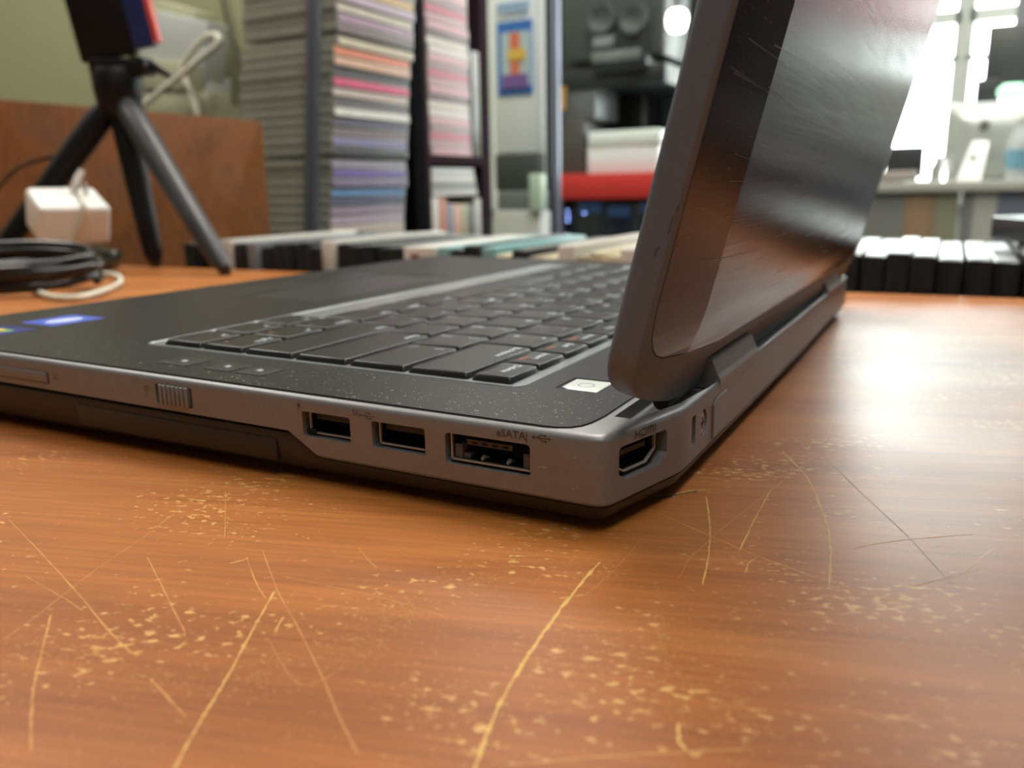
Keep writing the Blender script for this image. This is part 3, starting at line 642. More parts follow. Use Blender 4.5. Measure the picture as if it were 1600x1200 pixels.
for i, (y, c) in enumerate(seq):
    cn, m_ = CN[c]; th = TH_[c]; hgt = 140+random.uniform(-2.5,2.5)+(0 if c != 'w' else 3)
    if c in 'ca': hgt -= 4
    x0 = TX+16+random.uniform(-4,5) ; lean = random.uniform(-.8,.8)
    if i < 30: rank = ORD[i]+' from its left end'
    else: rank = (ORD[NT-1-i] if NT-1-i else 'very last')+' from its right end' if NT-1-i else 'last at its right end'
    t = thing('video_case', (x0+95,y,-118), '%s video case in the row past the table, %s' % (cn, rank), 'video case', 'video cases in the row beyond the table')
    def f(p, l=lean): return (p[0], p[1]+l*(p[2]+118)/140, p[2])
    MB().box(x0,x0+190,y-th+.3,y,-118,-118+hgt).xf(f).build('case_body', m_, t, bevel=1.2)
    if c == 'm':
        MB().box(x0-.4,x0+1,y-16,y-7,-118+hgt-24,-118+hgt-6).xf(f).build('cover_art', M_BRN, t)
    else: MB().box(x0+5,x0+184,y-th+1.8,y-1.6,-118+hgt-.3,-118+hgt+.5).xf(f).build('lit_top', {'k':mat('lit_top_grey',(112,118,118),.4),'w':M_CWH,'g':M_CGR,'t':mat('lit_top_teal',(150,206,210),.3),'c':mat('lit_top_cream',(222,214,184),.3),'a':mat('lit_top_tan',(180,168,142),.3)}[c], t)  # paler strip puts the light on the case top into colour
# loose case lying on the right end
q = onx(1560,400,TX+20)
t = thing('video_case', (TX+110,-190,24), 'dark video case lying flat across the right end of the row of cases', 'video case')
def rotz(p, c=Vector((TX+110,-210,0)), a=.3): d = Vector(p)-c; return (c.x+d.x*math.cos(a)-d.y*math.sin(a), c.y+d.x*math.sin(a)+d.y*math.cos(a), d.z)
MB().box(TX+42,TX+178,-280,-87,27,43).xf(rotz).build('case_body', M_CBL, t, bevel=1.5)
MB().box(TX+46,TX+174,-276,-91,42.8,43.6).xf(rotz).build('lit_top', mat('lit_top_pale',(150,156,158),.2), t)  # pale sheet paints the light falling on the upper face

# ------------------------------------------------------------------ brown panel at the left
zA = (CAMP+ray(-60,150)*1010).z; zB = (CAMP+ray(414,190)*1150).z; A_ = CAMP+ray(-60,150)*1010; B_ = CAMP+ray(418,300)*1150
A_ = Vector((A_.x,A_.y,0)); B_ = Vector((B_.x,B_.y,0)); dv = (B_-A_).normalized(); nv = Vector((-dv.y,dv.x,0))
if nv.y < 0: nv = -nv
pn = MB().prism([(0,-750),((B_-A_).length,-750),((B_-A_).length,zB-6),((B_-A_).length-6,zB),(0,zA)], lambda u,v,d: tuple(A_+dv*u+nv*d+Vector((0,0,v))), 0, 18)
pnl = pn.build('wooden_divider', M_PANEL, bevel=1)
tag(pnl, 'upright brown wooden divider board standing behind the tripod at the left', 'divider')

# ------------------------------------------------------------------ CD stack and its post
M_JEWEL = mat('jewel_case_grey', (140,142,131), .35, noise=.25, nscale=60)
PS = CAMP+ray(519,200)*1190; XS, YS = PS.x, PS.y; DY = onx(388,200,XS).y-YS+16; DX = ony(637,200,YS).x-XS
SP = [(150,140,130),(205,170,120),(190,170,190),(215,205,190),(170,140,165),(120,105,110),(200,190,165),(235,140,110),(215,175,150),(90,85,95),(220,80,130),(205,190,180),(100,95,100),(225,225,220),(110,105,130),(130,115,120),(130,125,170),(60,60,70),(170,165,180),(110,95,170),(130,120,150),(120,165,220),(95,95,125),(160,145,165),(185,170,190),(200,190,180),(210,200,190),(150,140,150)]
CNAME = ['grey','ochre','lilac','cream','mauve','brown','sand','orange','peach','charcoal','pink','beige','dark grey','white','slate','taupe','violet','black','pale grey','purple','dusky','sky blue','navy','heather','pale lilac','stone','ivory','ash']
ST_Z0 = -60
lb = _R*.085*(ST_Z0-PS.z)
bench2 = MB().box(XS-8+lb.x,XS+DX+6,YS-6,YS+DY+6+lb.y,ST_Z0-14,ST_Z0)
for x in (XS-6,XS+DX-8):
    for y in (YS-4,YS+DY-10): bench2.box(x,x+12,y,y+12,-750,ST_Z0-14)
tag(bench2.build('cd_stand', M_BLACK), 'small black stand under the tall stack of CD cases', 'stand')
n = 33; zc = ST_Z0
for k in range(n):
    z0 = zc; zc += 13.7+(4 if k in (12, 24) else 0); ln_ = _R*.085*(z0-PS.z); dx = random.uniform(-2.5,2.5)+ln_.x; dy = random.uniform(-3,2)+ln_.y; ci = (n-3-k) % len(SP)
    if k > 23: dx += 5
    rank = (ORD[k]+' from the bottom') if k < 17 else (ORD[n-1-k]+' from the top')
    t = thing('disc_case', (XS+DX/2+dx,YS+DY/2+dy,z0), 'flat disc case with %s spine in the tall stack, %s' % (CNAME[ci], rank), 'disc case', 'disc cases in the tall stack')
    MB().box(XS+dx,XS+dx+DX,YS+dy,YS+dy+DY,z0,z0+13).build('case_body', M_JEWEL, t, bevel=.9)
    MB().box(XS+dx+3,XS+dx+DX-3,YS+dy-.35,YS+dy+1,z0+1.6,z0+11.6).build('spine', mat('spine_'+CNAME[ci].replace(' ','_'), SP[ci], .35, noise=.25, nscale=90), t)
M_POST = mat('grey_steel_post', (78,82,92), .5, .2)
pp = onx(488,200,XS-22)
po = MB().box(XS-28,XS-16,pp.y-9,pp.y+9,-750,900).xf(lambda p: p+_R*.085*(p.z-pp.z)); _b = pp+_R*.085*(-750-pp.z); po.box(_b.x-25,_b.x+25,_b.y-25,_b.y+25,-750,-742)
tag(po.build('steel_post', M_POST, bevel=1), 'slim grey steel post standing in front of the CD stack', 'post')

# ------------------------------------------------------------------ dark CD tower
YT = YS+14; xx = lambda px, py=200: ony(px,py,YT).x
T0, T1, T2, T3, T4, T5 = xx(641), xx(659), xx(671), xx(748), xx(752), xx(766)
tw = thing('shelf_tower', ((T0+T5)/2,YT+100,-750), 'tall dark shelf tower holding discs and small books, right of the tall stack', 'shelf')
M_DKB = mat('dark_brown_board', (48,34,42), .9, spec=.08); M_NOIR = mat('black_board', (7,7,9), .9, spec=.05)
TB = 200
MB().box(T0,T1,YT-6,YT+TB,-750,900).build('side_board', M_NOIR, tw)
MB().box(T1,T2-2,YT,YT+TB,-750,900).build('side_board', M_DKB, tw)
MB().box(T4+4,T5,YT,YT+TB,-750,900).build('side_board', M_DKB, tw)
MB().box(T2-2,T4+4,YT+TB-8,YT+TB,-750,900).build('back_board', M_NOIR, tw)
zs = ony(705,243,YT).z-8
for z in (zs, -60, 560): MB().box(T2-2,T4+4,YT,YT+TB-8,z-8,z+8).build('shelf_board', M_DKB, tw)
zz = zs+8; cnt = 0; TW = xx(738)-T2
PK = [((200,150,160),'rose'),((215,205,205),'white'),((190,90,110),'crimson'),((90,50,60),'maroon'),((205,160,165),'pink'),((180,140,150),'dusty pink'),((210,200,190),'ivory'),((150,120,125),'mauve grey')]
while zz < 552-14 and cnt < 30:
    c, nme = PK[(cnt*5) % 8]; dx = random.uniform(-2,6)
    t = thing('disc_case', ((T2+T3)/2,YT+70,zz), 'flat disc case with %s spine on the tower\'s upper shelf, %s up' % (nme, ORD[cnt]), 'disc case', 'disc cases piled in the tower')
    MB().box(T2+4+dx,T2+dx+TW,YT+4,YT+165,zz,zz+12.6).build('case_body', M_JEWEL, t, bevel=.6); MB().box(T2+7+dx,T2+dx+TW-3,YT+3.5,YT+5,zz+1.2,zz+11.4).build('spine', mat('tower_'+nme, c, .4, noise=.2, nscale=80), t)
    zz += 13.1; cnt += 1
up_x = T2+TW+7; uw = (T4+3-up_x)/2
for k in range(2):
    t = thing('disc_case', (up_x+uw/2+k*uw,YT+60,zs+8), ['pale grey','green-grey'][k]+' disc case standing upright beside the pile on the tower\'s upper shelf', 'disc case')
    MB().box(up_x+k*uw,up_x+k*uw+uw-2,YT+2,YT+150,zs+8,zs+8+190).build('case_body', [M_CGR, M_JEWEL][k], t, bevel=.6)
zlow = -60+8; zt4 = ony(705,307,YT).z; wb = (T4-T2-4)/7
for k, (c, nme) in enumerate([((196,192,186),'white'),((178,110,84),'rust'),((120,124,140),'slate'),((196,150,130),'salmon'),((150,150,120),'khaki'),((70,72,70),'charcoal'),((180,182,176),'silver grey')]):
    hh = zt4-zlow-[0,0,12,14,14,18,4][k]; x0 = T2+2+k*wb
    t = thing('book', (x0+8,YT+50,zlow), 'small %s book standing on the lower shelf of the tower' % nme, 'book', 'small books on the lower tower shelf')
    MB().box(x0,x0+wb-2,YT+3,YT+133,zlow,zlow+hh-1).build('cover', mat('book_'+nme, c, .5), t, bevel=.8)
    MB().box(x0+1.5,x0+wb-3.5,YT+6,YT+131,zlow+hh-1.2,zlow+hh).build('pages', M_CCR, t)
for k in range(4):
    z0 = zt4+.3+k*12.6; nme = ['silver','grey','white','pearl'][k]
    t = thing('disc_case', ((T2+T3)/2,YT+62,z0), '%s disc case in the short pile lying over the small books' % nme, 'disc case', 'short pile over the books')
    MB().box(T2+2,T3-8-k*4,YT+2,YT+150,z0,z0+12.2).build('case_body', M_JEWEL, t, bevel=.6); MB().box(T2+5,T3-11-k*4,YT+1.5,YT+3,z0+1.4,z0+11).build('spine', mat('sp_'+nme, [(190,190,188),(140,142,142),(215,215,210),(200,204,206)][k], .4), t)

# ------------------------------------------------------------------ left: hanging cable, tangle behind tripod
M_RUBK = mat('black_rubber', (20,20,22), .3, coat=.3); M_WHTP = mat('white_plastic', (232,232,230), .28); M_WCAB = mat('cream_cable', (214,212,196), .4)
cb = [onx(340,-40,1290),onx(352,20,1288),onx(362,60,1288),onx(374,90,1285),onx(380,140,1288),onx(378,220,1290),onx(372,300,1292)]
tag(MB().tube([Vector(p) for p in cb], 3.2, 8).build('wall_cable', M_RUBK, smooth=True), 'thin dark cable hanging down the olive wall', 'cable')
XB = 1180
cr = thing('storage_box', (onx(270,180,XB).x,onx(270,180,XB).y,-750), 'pale grey heap of wrapped boxes behind the wooden panel', 'box')
def slab(px0,py0,px1,py1,dx,th,m_,nm,ang=0,par=cr):
    a = onx(px0,py0,XB+dx); b = onx(px1,py1,XB+dx); c = (a+b)/2; m = MB().box(0,th,min(a.y,b.y),max(a.y,b.y),min(a.z,b.z),max(a.z,b.z))
    def f(p): q = Vector((p[0]+XB+dx, p[1]-c.y, p[2]-c.z)); return (q.x, c.y+q.y*math.cos(ang)-q.z*math.sin(ang), c.z+q.y*math.sin(ang)+q.z*math.cos(ang))
    return m.xf(f).build(nm, m_, par, bevel=4)
M_PGR = mat('grey_wrap', (176,182,180), .5, noise=.1, nscale=10); M_PGR2 = mat('beige_wrap', (166,166,140), .6, noise=.1, nscale=10)
slab(215,30,325,110,0,60,M_PGR,'wrapped_package',.25); slab(235,12,305,40,20,60,M_PGR2,'top_package',.3); slab(200,100,300,135,-25,50,M_PGR2,'middle_package',.1)
slab(200,118,325,170,10,70,M_PGR,'lower_package',.15); slab(215,150,330,178,-20,60,M_PGR2,'bottom_package',.05)
a = onx(320,170,XB+40); MB().box(XB-10,XB+110,onx(330,0,XB).y,onx(190,0,XB).y,-750,a.z).build('stand', M_PGR2, cr)
tp = [onx(222,168,XB-60),onx(250,143,XB-60),onx(290,112,XB-60),onx(318,88,XB-60),onx(338,72,XB-58),onx(343,62,XB-55),onx(338,55,XB-50),onx(322,58,XB-45),onx(300,80,XB-42),onx(285,110,XB-40),onx(300,150,XB-40),onx(312,200,XB-40),onx(316,330,XB-40)]
def smooth(P, n=6):
    P = [Vector(p) for p in P]; o = []
    for i in range(len(P)-1):
        p0 = P[max(i-1,0)]; p1 = P[i]; p2 = P[i+1]; p3 = P[min(i+2,len(P)-1)]
        for k in range(n):
            t = k/n; o.append(.5*((2*p1)+(-p0+p2)*t+(2*p0-5*p1+4*p2-p3)*t*t+(-p0+3*p1-3*p2+p3)*t**3))
    return o+[P[-1]]
tag(MB().tube(smooth(tp), 6.5, 10).build('white_hose', M_WCAB, smooth=True), 'thick pale tube bent over beside the heap of wrapped boxes', 'tube')

# ------------------------------------------------------------------ tripod
hub = CAMP+ray(184,135)*800
fr_ = onz(352,430); fm = onz(243,418); ff = onz(-14,424)
fm = Vector((min(fm.x,TX-6), fm.y, 0)); fr_.x = min(fr_.x, TX-6); ff.x = min(ff.x, TX-8)
tpd = thing('tripod', (hub.x,hub.y,0), 'black mini tripod with thick legs holding a phone, far left on the table', 'tripod')
M_TRI = mat('tripod_black', (14,14,16), .5, spec=.3); M_TRG = mat('tripod_black_lit', (50,52,56), .4, 0)
rr_ = lambda c, r, z: [Vector((c.x+r*math.cos(k*math.pi/10), c.y+r*math.sin(k*math.pi/10), z)) for k in range(20)]
MB().loft([rr_(hub,14,hub.z-30),rr_(hub,19,hub.z-22),rr_(hub,22,hub.z-6),rr_(hub,23,hub.z+10),rr_(hub,20,hub.z+16)]).build('hub', M_TRI, tpd, smooth=True)
for f_, nm in ((fr_,'a'),(fm,'b'),(ff,'c')):
    f_ = Vector((f_.x,f_.y,5)); st_ = hub+(f_-hub).normalized()*10+Vector((0,0,-6)); d = (f_-st_)
    pts = [st_, st_+d*.12, st_+d*.25, st_+d*.7, st_+d*.95, f_]
    lg_ = MB().tube(pts, [9,12.5,12.5,10.5,9,5.5], 14); lo_ = lg_.build('leg', M_TRI if nm != 'a' else M_TRG, tpd, smooth=True)  # leg a gets a lighter copy of the black for its highlight
    MB().cyl((f_.x,f_.y,0), 5, 7, 14, r2=5.5).build('rubber_foot', M_RUBK, tpd)
MB().loft([rr_(hub,17,hub.z+2),rr_(hub,20,hub.z+6),rr_(hub,20,hub.z+12),rr_(hub,16,hub.z+16)]).build('ball_head', M_TRI, tpd, smooth=True)
# clamp and lever
rv = Vector((R_.x,R_.y,0)).normalized(); fv = Vector((F_.x,F_.y,0)).normalized()
cl = MB().loft([[hub+rv*a+fv*b+Vector((0,0,z)) for a,b in ((-20,-14),(34,-14),(34,14),(-20,14))] for z in (10,24)]); cl.build('clamp', M_TRI, tpd, bevel=2)
lv = MB().tube([hub+rv*16+Vector((0,0,22)), hub+rv*34+Vector((0,0,19)), hub+rv*52+Vector((0,0,8))], [7,5,2.5], 10); lv.build('lever', M_TRI, tpd, smooth=True)
ta = math.radians(-9)
def ph(u0,u1,d0,d1,z0,z1):
    c = hub+Vector((0,0,24))
    def P(u,d,z): return c+rv*(u*math.cos(ta)+z*math.sin(ta))+fv*d+Vector((0,0,-u*math.sin(ta)+z*math.cos(ta)))
    return MB().add([P(u,d,z) for z in (z0,z1) for d in (d0,d1) for u in (u0,u1)], [(0,2,3,1),(4,5,7,6),(0,1,5,4),(2,6,7,3),(0,4,6,2),(1,3,7,5)])
phn = thing('phone', tuple(hub+Vector((0,0,24))), 'dark phone in a blue and red case clamped on the tripod', 'phone')
ph(-30,24,-6,6,2,150).build('phone_body', M_TRI, phn, bevel=2)
ph(20,42,-5,7,6,150).build('case_side', mat('phone_navy',(30,48,110),.35), phn, bevel=1.5)
ph(42,48,-4,6,8,150).build('red_edge', mat('phone_red',(232,96,84),.4), phn, bevel=1.5)

# ------------------------------------------------------------------ adapter, cables, dark case on the table at left
M_DGR = mat('dark_green_case', (30,46,42), .3, coat=.3)
gc = onz(60,432); 
g1 = onz(158,432); 
gb = MB(); c0 = Vector((g1.x,g1.y,0))+fv*6
ax = -rv; L_ = 190
def capsule(d, z): 
    o = []
    for k in range(24):
        a = 2*math.pi*k/24; u = 80*abs(math.cos(a))**.6*(1 if math.cos(a) > 0 else -1); v = 30*abs(math.sin(a))**.6*(1 if math.sin(a) > 0 else -1)
        o.append(c0+ax*(80+u*d)+fv*(30+v*d)+Vector((0,0,z)))
    return o
GZ = 25
gb.loft([capsule(.82,0),capsule(.96,4),capsule(1,14),capsule(.99,20),capsule(.93,GZ-5),capsule(.8,GZ)])
tag(gb.build('glasses_case', M_DGR, smooth=True), 'dark green rounded case under the white power adapter', 'case')
ac = c0+ax*38+fv*22; ADR = .74
def AD(p):
    x,y,z = p; TL = .40; y, z2 = y*math.cos(TL)-z*math.sin(TL), y*math.sin(TL)+z*math.cos(TL); x, y2 = x*math.cos(ADR)-y*math.sin(ADR), x*math.sin(ADR)+y*math.cos(ADR)
    return ac+rv*x+fv*y2+Vector((0,0,GZ+13+z2))
ad = thing('power_adapter', tuple(ac+Vector((0,0,GZ))), 'white square power adapter with a folded plug lying on the dark green case', 'adapter')
MB().box(-29,29,-24,24,-3,34).xf(AD).build('adapter_body', M_WHTP, ad, bevel=5, seg=4)
MB().box(8,10,2,9,34,44).xf(AD).build('plug_prong', M_PORT, ad, bevel=.6); MB().box(15,17,2,9,34,44).xf(AD).build('plug_prong', M_PORT, ad, bevel=.6)
MB().tube([AD((7,8,33)),AD((9,9,40)),AD((12,12,47)),AD((16,14,53))], [4,3.6,3.2,2.6], 10).build('plug_knot', M_WHTP, ad, smooth=True)
# white cable over adapter, looping on the table
A = lambda px, py, z: onz(px, py, z)
wc = [AD((10,6,37)), AD((7,-18,37)), AD((5,-26,33)), AD((0,-26.5,16)), AD((-8,-27,0)), A(92,392,26), A(70,408,14), A(40,428,3), A(60,456,3), A(110,466,3), A(160,455,3), A(188,441,3), A(183,431,3), A(160,428,3), A(135,432,3)]
tag(MB().tube(smooth(wc), 2.3, 8).build('white_cable', M_WCAB, smooth=True), 'thin cream-white cable draped over the adapter and looping onto the table', 'cable')
# black coil
cc = onz(38,458); pts = []
for k in range(200):
    a = k*.17; lap = a/6.283; r = 1+.10*math.sin(lap*2.3+.5); z = 3.2+lap*4.0+1.2*math.sin(a*1.0+lap)
    pts.append(cc+rv*(50*r+3*math.sin(lap*3))*math.cos(a)+fv*(31*r)*math.sin(a)+fv*4+Vector((0,0,z+4.5*(1+math.sin(a)))))
tag(MB().tube(pts, 3.1, 10).build('black_cable_coil', M_RUBK, smooth=True), 'glossy black power cable coiled on the table at the left edge', 'cable')
lp = [onx(-30,330,TX-15),onx(0,290,TX-15),onx(25,265,TX-15),onx(55,252,TX-15),onx(90,243,TX-10),onx(120,232,TX-10),onx(146,212,TX-10),onx(158,180,TX-15)]
tag(MB().tube(smooth(lp), 2.2, 8).build('thin_black_cable', M_RUBK, smooth=True), 'thin black cable looping up to the tripod hub', 'cable')

# ------------------------------------------------------------------ middle background: poster, post, machines
def wallbox(X, px0, py0, px1, py1, dep, m_, name, par=None, label=None, cat=None, bevel=2, down=False):
    a = onx(px0,py0,X); b = onx(px1,py1,X); z0 = min(a.z,b.z) if not down else -750
    o = MB().box(X,X+dep,min(a.y,b.y),max(a.y,b.y),z0,max(a.z,b.z)).build(name, m_, par, bevel=bevel)
    if label: tag(o, label, cat)
    return o
M_PAPER = mat('white_paper', (232,240,248), .5)
a = onx(768,-60,2000); 
wd = thing('display_board', (2010,(onx(768,0,2000).y+onx(848,0,2000).y)/2,-750), 'tall white board with a small colourful picture, beyond the dark shelf tower', 'board')
wallbox(2000,768,-140,848,236,14,M_PAPER,'board_panel',wd)
wallbox(1994,776,36,832,146,5,mat('poster_blue',(56,116,200),.5),'picture',wd,bevel=0)
wallbox(1991,782,52,830,132,4,mat('poster_pale',(176,200,210),.5),'picture_field',wd,bevel=0)
wallbox(1988,796,52,812,126,4,mat('poster_orange',(214,120,92),.5),'picture_figure',wd,bevel=0); wallbox(1986,793,78,820,92,4,mat('poster_yellow',(220,186,90),.5),'picture_figure',wd,bevel=0)
wallbox(1986,784,118,824,136,4,mat('poster_violet',(120,92,160),.5),'picture_ground',wd,bevel=0)
wallbox(1985,776,6,826,14,4,mat('poster_text',(150,180,215),.5),'printed_line',wd,bevel=0)
b0 = onx(800,236,2000)
MB().box(2003,2011,onx(790,0,2000).y-20,onx(790,0,2000).y+20,-750,b0.z).build('stand', M_CGR, wd)
wallbox(1940,849,-200,866,500,20,mat('grey_pole',(70,74,84),.4,.5),'steel_post',None,'tall grey post beside the white display board','post',down=True)
wallbox(1960,866,-200,874,500,16,mat('pale_pole',(150,156,176),.3,.4),'slim_post',None,'slim pale metal strip beside the tall grey post','post',down=True)
# low clutter under the board
wallbox(1900,772,240,844,298,35,mat('clutter_dark',(66,72,74),.5),'equipment_case',None,'dark grey equipment case below the white board','case',bevel=8)
wallbox(1880,776,299,846,329,50,mat('clutter_grey',(110,118,120),.5),'grey_box',None,'flat grey box under the dark equipment case','box',bevel=6)
wallbox(1860,770,330,844,374,70,mat('clutter_pale',(196,202,200),.5),'white_box',None,'white box low behind the row of video cases','box',bevel=6,down=True)
wallbox(1845,826,272,846,329,30,mat('label_green',(190,214,196),.4),'small_carton',None,'small white and green carton in front of the grey box','box',bevel=3)
# red rack and machine
XR = 2300
rk = thing('red_rack', (XR+150,onx(945,0,XR).y,-750), 'rack with a wide red front beam holding equipment, left of the open lid', 'rack')
wallbox(XR,866,273,1060,309,30,mat('red_beam',(205,56,52),.45),'front_beam',rk)
for px in (866,1046): wallbox(XR+2,px,300,px+12,600,24,M_POST,'post',rk,down=True)
wallbox(XR+30,866,273,1060,279,420,mat('rack_board',(90,92,96),.5),'shelf_board',rk)
wallbox(XR+480,860,-260,1110,420,20,mat('dark_back',(30,34,36),.7),'dark_backdrop',rk)  # added dark backdrop, covers the pale wall behind the rack
wallbox(XR+30,876,112,1040,128,420,mat('machine_black',(40,44,46),.4,noise=.1,nscale=10),'upper_shelf',rk)
for px in (1003,1040):
    wallbox(XR+455,px,-200,px+15,500,20,mat('rack_upright',(112,116,126),.35,.5),'upright',rk)
gm = thing('game_cabinet', (XR+140,onx(950,0,XR).y,-750), 'dark blue glowing machine front below the red beam', 'machine')
wallbox(XR+40,874,310,1046,372,300,mat('navy_front',(20,30,44),.25,coat=.5),'cabinet_body',gm,down=True)
M_LED = mat('led_blue',(140,170,255),.5,emit=(150,175,255),es=30)
for px, py in ((887,330),(888,338),(887,344),(887,367),(913,333)):
    q = onx(px,py,XR+36); MB().cyl((XR+36,q.y,q.z-1.0), 1.0, 2.0, 10).build('status_light', M_LED, gm)
for k, (px, py) in enumerate(((905,325),(950,330),(1000,325))): wallbox(XR+37,px,py-8,px+34,py+8,4,mat('screen_glow',(40,66,96),.3,emit=(40,70,110),es=.25),'display',gm,bevel=0)
wt = thing('white_storage_tub', (XR+90,onx(972,0,XR).y,onx(972,273,XR+20).z), 'white rounded plastic tub on the red rack', 'tub')
wallbox(XR+34,916,224,1028,272,170,mat('tub_white',(236,242,244),.35,noise=.02,nscale=10),'tub_body',wt,bevel=12); wallbox(XR+28,917,206,1032,226,186,mat('tub_lid',(226,238,232),.35),'tub_lid',wt,bevel=10)
gf = thing('grey_cabinet', (XR+140,onx(900,0,XR).y,onx(900,273,XR).z), 'tall grey metal box standing left of the white tub', 'cabinet')
wallbox(XR+40,868,130,930,186,200,mat('grey_metal_light',(112,116,118),.4,.2),'upper_unit',gf,bevel=4); wallbox(XR+36,872,187,913,272,200,mat('grey_metal_dark',(88,86,84),.4,.2),'lower_unit',gf,bevel=4)
wallbox(XR+26,866,136,884,172,5,mat('amber_sticker',(190,150,84),.5),'sticker',gf,bevel=0)
# dark machine at the top
dm = thing('black_machine', (XR+150,onx(950,0,XR).y,onx(950,130,XR).z), 'large black piece of equipment with twin round dials on the rack\'s upper shelf', 'machine')
M_DM = mat('machine_black',(40,44,46),.4,noise=.1,nscale=10); M_DM2 = mat('machine_grey',(74,80,80),.4)
wallbox(XR+32,876,-160,1038,86,260,M_DM2,'body',dm,bevel=20); wallbox(XR+60,900,84,1010,111,200,M_DM,'foot_block',dm,bevel=4); wallbox(XR+4,926,20,1010,109,40,M_DM,'front_panel',dm,bevel=10)
for px in (938,988):
    q = onx(px,28,XR-8); MB().loft([[Vector((XR-10+x_,q.y+r_*math.cos(k*math.pi/12),q.z+r_*math.sin(k*math.pi/12))) for k in range(24)] for x_, r_ in ((14,46),(0,44),(0,32),(8,22))]).build('dial', M_DM2, dm, smooth=True)
wallbox(XR-2,926,58,958,72,8,mat('badge_silver',(150,156,158),.3,.4),'badge',dm); wallbox(XR-2,924,82,1000,92,8,mat('trim_silver',(128,134,134),.3,.4),'trim_strip',dm)
bc = thing('black_bag', (XR+80,onx(970,0,XR).y,onx(970,206,XR+30).z), 'pair of black padded bags behind the white tub', 'bag')
wallbox(XR+290,932,132,972,271,120,M_DM,'left_bag',bc,bevel=16); wallbox(XR+290,973,138,1004,271,120,M_BLACK,'right_bag',bc,bevel=14)
wallbox(XR+282,936,146,948,164,8,mat('pink_tag',(206,150,136),.5),'tag',bc)
# lamp
lm = thing('desk_lamp', (2100,onx(1058,0,2100).y,-750), 'bright round lamp on a slim pole just left of the open lid', 'lamp')
q = onx(1058,32,2100)
MB().loft([[Vector((2100+math.cos(k*math.pi/10)*r_,q.y+math.sin(k*math.pi/10)*r_,q.z+z_)) for k in range(20)] for z_, r_ in ((-28,9),(-26,19),(-14,26),(4,28),(20,24),(28,12))]).build('bulb', mat('lamp_glow',(255,255,250),.4,emit=(250,255,250),es=5), lm, smooth=True)
MB().cyl((2100,q.y,q.z+26), 14, 60, 16).build('socket', M_CGR, lm)
MB().cyl((2100,q.y,q.z+90), 4, 1900-q.z-90, 12).build('cord', M_POST, lm)

# ------------------------------------------------------------------ right background
XD = 2500
dk_ = thing('shop_desk', (XD+300,-300,-750), 'long pale desk in front of the bright windows', 'desk')
zd = onx(1500,283,XD).z
M_DSK = mat('desk_pale',(176,178,170),.4); M_DSK2 = mat('desk_front_grey',(122,126,122),.5); M_DSK3 = mat('desk_front_olive',(138,140,118),.5)
MB().box(XD,XD+620,-1500,260,zd-28,zd).build('desktop', M_DSK, dk_, bevel=3)
for px0, px1, m_ in ((1300,1416,M_DSK2),(1434,1444,mat('gap_dark',(80,80,80),.5)),(1444,1500,M_DSK3),(1506,1524,M_DSK2),(1524,1560,M_DSK),(1560,1760,mat('drawer_bluegrey',(112,118,134),.5))):
    a = onx(px0,300,XD+20); b = onx(px1,300,XD+20); MB().box(XD+20,XD+560,b.y,a.y,-750,zd-28).build('front_board', m_, dk_)
wallbox(XD+16,1416,296,1434,600,20,mat('desk_brown_leg',(134,110,84),.5),'leg',dk_,down=True)
# computer seen from behind
XI = XD+120
im = thing('desktop_computer', (XI+60,onx(1550,0,XI).y,zd), 'white all-in-one computer seen from behind on the pale desk, on a wedge stand', 'computer')
M_ALU = mat('pale_aluminium',(196,204,200),.3,.35)
a = onx(1481,160,XI); b = onx(1668,284,XI)
pr = []
zt_i = onx(1550,158,XI).z; zb_i = zd+2
MB().loft([[Vector((XI+x_,y_,z_)) for y_,z_ in rrect(b.y+i_,a.y-i_,zb_i+i_,zt_i-i_,14,4)] for x_, i_ in ((34,0),(26,1),(12,8),(2,60),(0,80))]).build('housing', M_ALU, im, smooth=True)
def SQ(pxs, X, py): return [onx(p_, py, X) for p_ in pxs]
ta_, tb_ = onx(1520,220,XI-6), onx(1546,221,XI-6); ba_, bb_ = onx(1491,297,XI-70), onx(1531,298,XI-70)
ba_.z = bb_.z = zd
MB().add([ta_,tb_,bb_,ba_]+[p_+Vector((8,0,0)) for p_ in (ta_,tb_,bb_,ba_)], [(0,1,2,3),(7,6,5,4),(0,4,5,1),(1,5,6,2),(2,6,7,3),(3,7,4,0)]).build('stand', mat('stand_bright',(232,236,232),.35), im, bevel=1)
q = (ta_*.45+tb_*.1+bb_*.25+ba_*.2); q.x -= 1.5
MB().loft([[Vector((q.x+x_,q.y+9*math.cos(k*.524),q.z+11*math.sin(k*.524))) for k in range(12)] for x_ in (-1,1)]).build('cable_hole', mat('hole_grey',(130,136,132),.5), im)
q = onx(1538,196,XI-2); MB().loft([[Vector((XI-2,q.y+14*math.cos(k*.524),q.z+16*math.sin(k*.524))) for k in range(12)],[Vector((XI,q.y+14*math.cos(k*.524),q.z+16*math.sin(k*.524))) for k in range(12)]]).build('round_emblem', mat('emblem_grey',(110,116,116),.4), im)
# black laptop-ish monitor left of the window
mo = thing('small_monitor', (XD+90,onx(1410,0,XD+80).y,zd), 'small dark monitor on the desk next to the lid\'s far edge', 'monitor')
zmon = zd
wallbox(XD+80,1385,230,1441,277,18,mat('monitor_dark',(52,56,60),.4),'screen_housing',mo,bevel=3)
MB().box(XD+60,XD+130,onx(1425,0,XD+80).y-20,onx(1400,0,XD+80).y,zd,onx(1400,277,XD+80).z+4).build('foot', M_CGR, mo, bevel=2)
wallbox(XD+8,1370,268,1432,282,40,mat('pale_tray',(176,170,162),.4),'paper_tray',None,'low beige tray on the desk edge before the small dark monitor','tray')
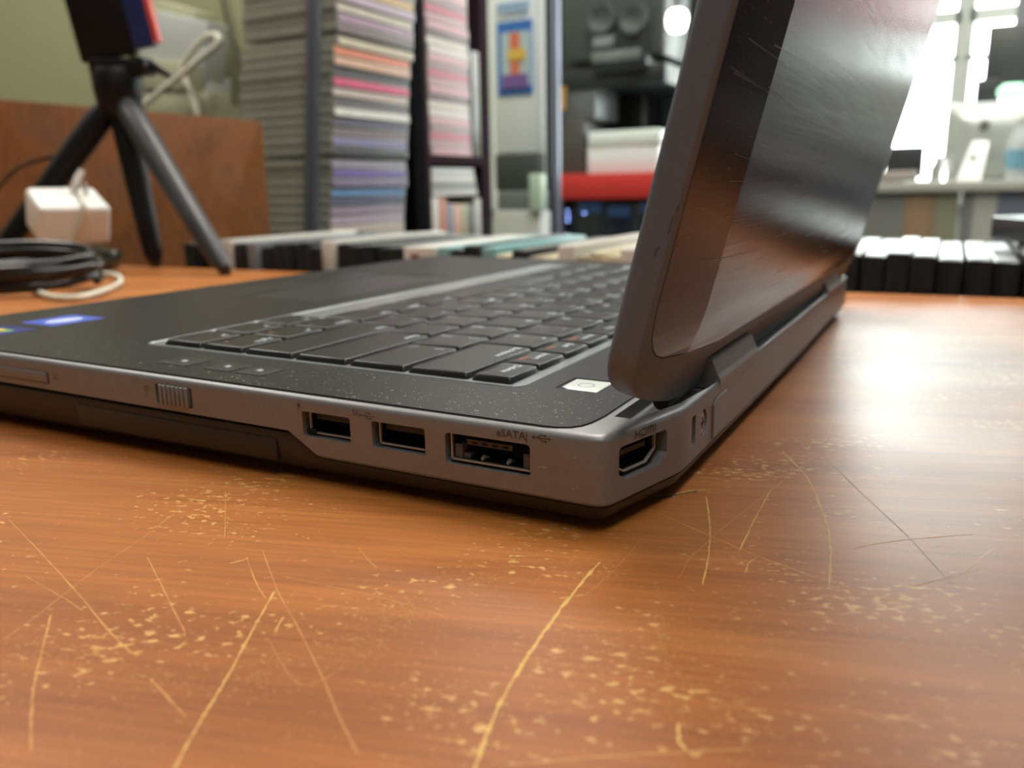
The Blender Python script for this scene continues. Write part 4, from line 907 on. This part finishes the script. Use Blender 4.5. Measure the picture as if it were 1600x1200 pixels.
# clear glass thing glittering
gl = onx(1470,285,XD+40)
vs = thing('glass_jar', (XD+40,gl.y,zd), 'glittering clear glass jar on the desk in front of the window', 'jar')
MB().loft([[Vector((XD+40+r_*math.cos(k*.524),gl.y+r_*math.sin(k*.524),zd+z_)) for k in range(12)] for z_, r_ in ((0,24),(4,30),(40,30),(52,22),(60,22))]).build('jar_body', mat('clear_glass',(240,240,240),.05,trans=.9), vs, smooth=True)
MB().cyl((XD+40,gl.y,zd+60), 24, 10, 16).build('jar_lid', M_CWH, vs)
# hanging dark monitors on the right
hm = thing('hanging_monitor', (3100,onx(1600,0,3000).y,onx(1600,130,3000).z), 'large dark monitor hanging in front of the window at the right', 'monitor')
a = onx(1546,40,3000); b = onx(1640,134,3000)
MB().box(3000,3050,b.y,a.y,b.z,a.z).build('screen_housing', mat('monitor_grey',(66,70,70),.4), hm, bevel=8)
MB().box(3050,3080,(a.y+b.y)/2-20,(a.y+b.y)/2+20,b.z+40,1900).build('mount', M_CGR, hm)
h2 = thing('dark_speaker', (2960,onx(1542,0,2950).y,zd), 'dark box standing just below the large hanging monitor', 'speaker')
a = onx(1526,124,2960); b = onx(1562,158,2960); MB().box(2960,3040,b.y,a.y,b.z-4,a.z).build('cabinet', mat('spk_dark',(50,54,54),.5), h2, bevel=5)
MB().box(2985,3010,(a.y+b.y)/2-12,(a.y+b.y)/2+12,zd,b.z-2).build('stem', M_CGR, h2)
g_ = onx(1582,145,2800); bt = thing('green_lamp', (2800,g_.y,zd), 'small glowing green-white lamp behind the white computer', 'lamp')
MB().loft([[Vector((2800+r_*math.cos(k*.524),g_.y+r_*math.sin(k*.524),g_.z+z_)) for k in range(12)] for z_, r_ in ((-20,20),(-8,38),(10,40),(24,26))]).build('shade', mat('green_glow',(170,240,200),.4,emit=(170,240,200),es=1.2), bt, smooth=True)
MB().cyl((2800,g_.y,zd), 8, g_.z-20-zd, 12).build('stem', M_CWH, bt)
q = onx(1592,240,XI-60); bo = thing('water_bottle', (XI-60,q.y,zd), 'clear bottle with a blue label at the right edge of the desk', 'bottle')
MB().loft([[Vector((XI-60+r_*math.cos(k*.524),q.y+r_*math.sin(k*.524),zd+z_)) for k in range(12)] for z_, r_ in ((0,28),(70,30),(110,28),(140,14),(150,13))]).build('bottle_body', mat('bottle_clear',(214,222,224),.15,alpha=.7), bo, smooth=True)
MB().cyl((XI-60,q.y,zd+30), 30.6, 50, 20).build('bottle_label', mat('bottle_blue',(120,170,190),.4), bo); MB().cyl((XI-60,q.y,zd+149), 15, 14, 14).build('cap', M_CWH, bo)
# unseen dark block out to the right, added for its reflection in the lid
dc = thing('reflection_blocker', (1500,-900,-750), 'tall dark cupboard shape added out of view to darken the lid reflection', 'cabinet')
MB().box(1300,1800,-1900,-430,-750,1250).build('cabinet_body', mat('blocker_dark',(34,34,42),.5), dc, bevel=4)
for y in (-1890,-1160): MB().box(1288,1302,y,y+720,-700,1200).build('door', mat('blocker_door',(38,38,48),.5), dc, bevel=4)

bpy.context.view_layer.update()
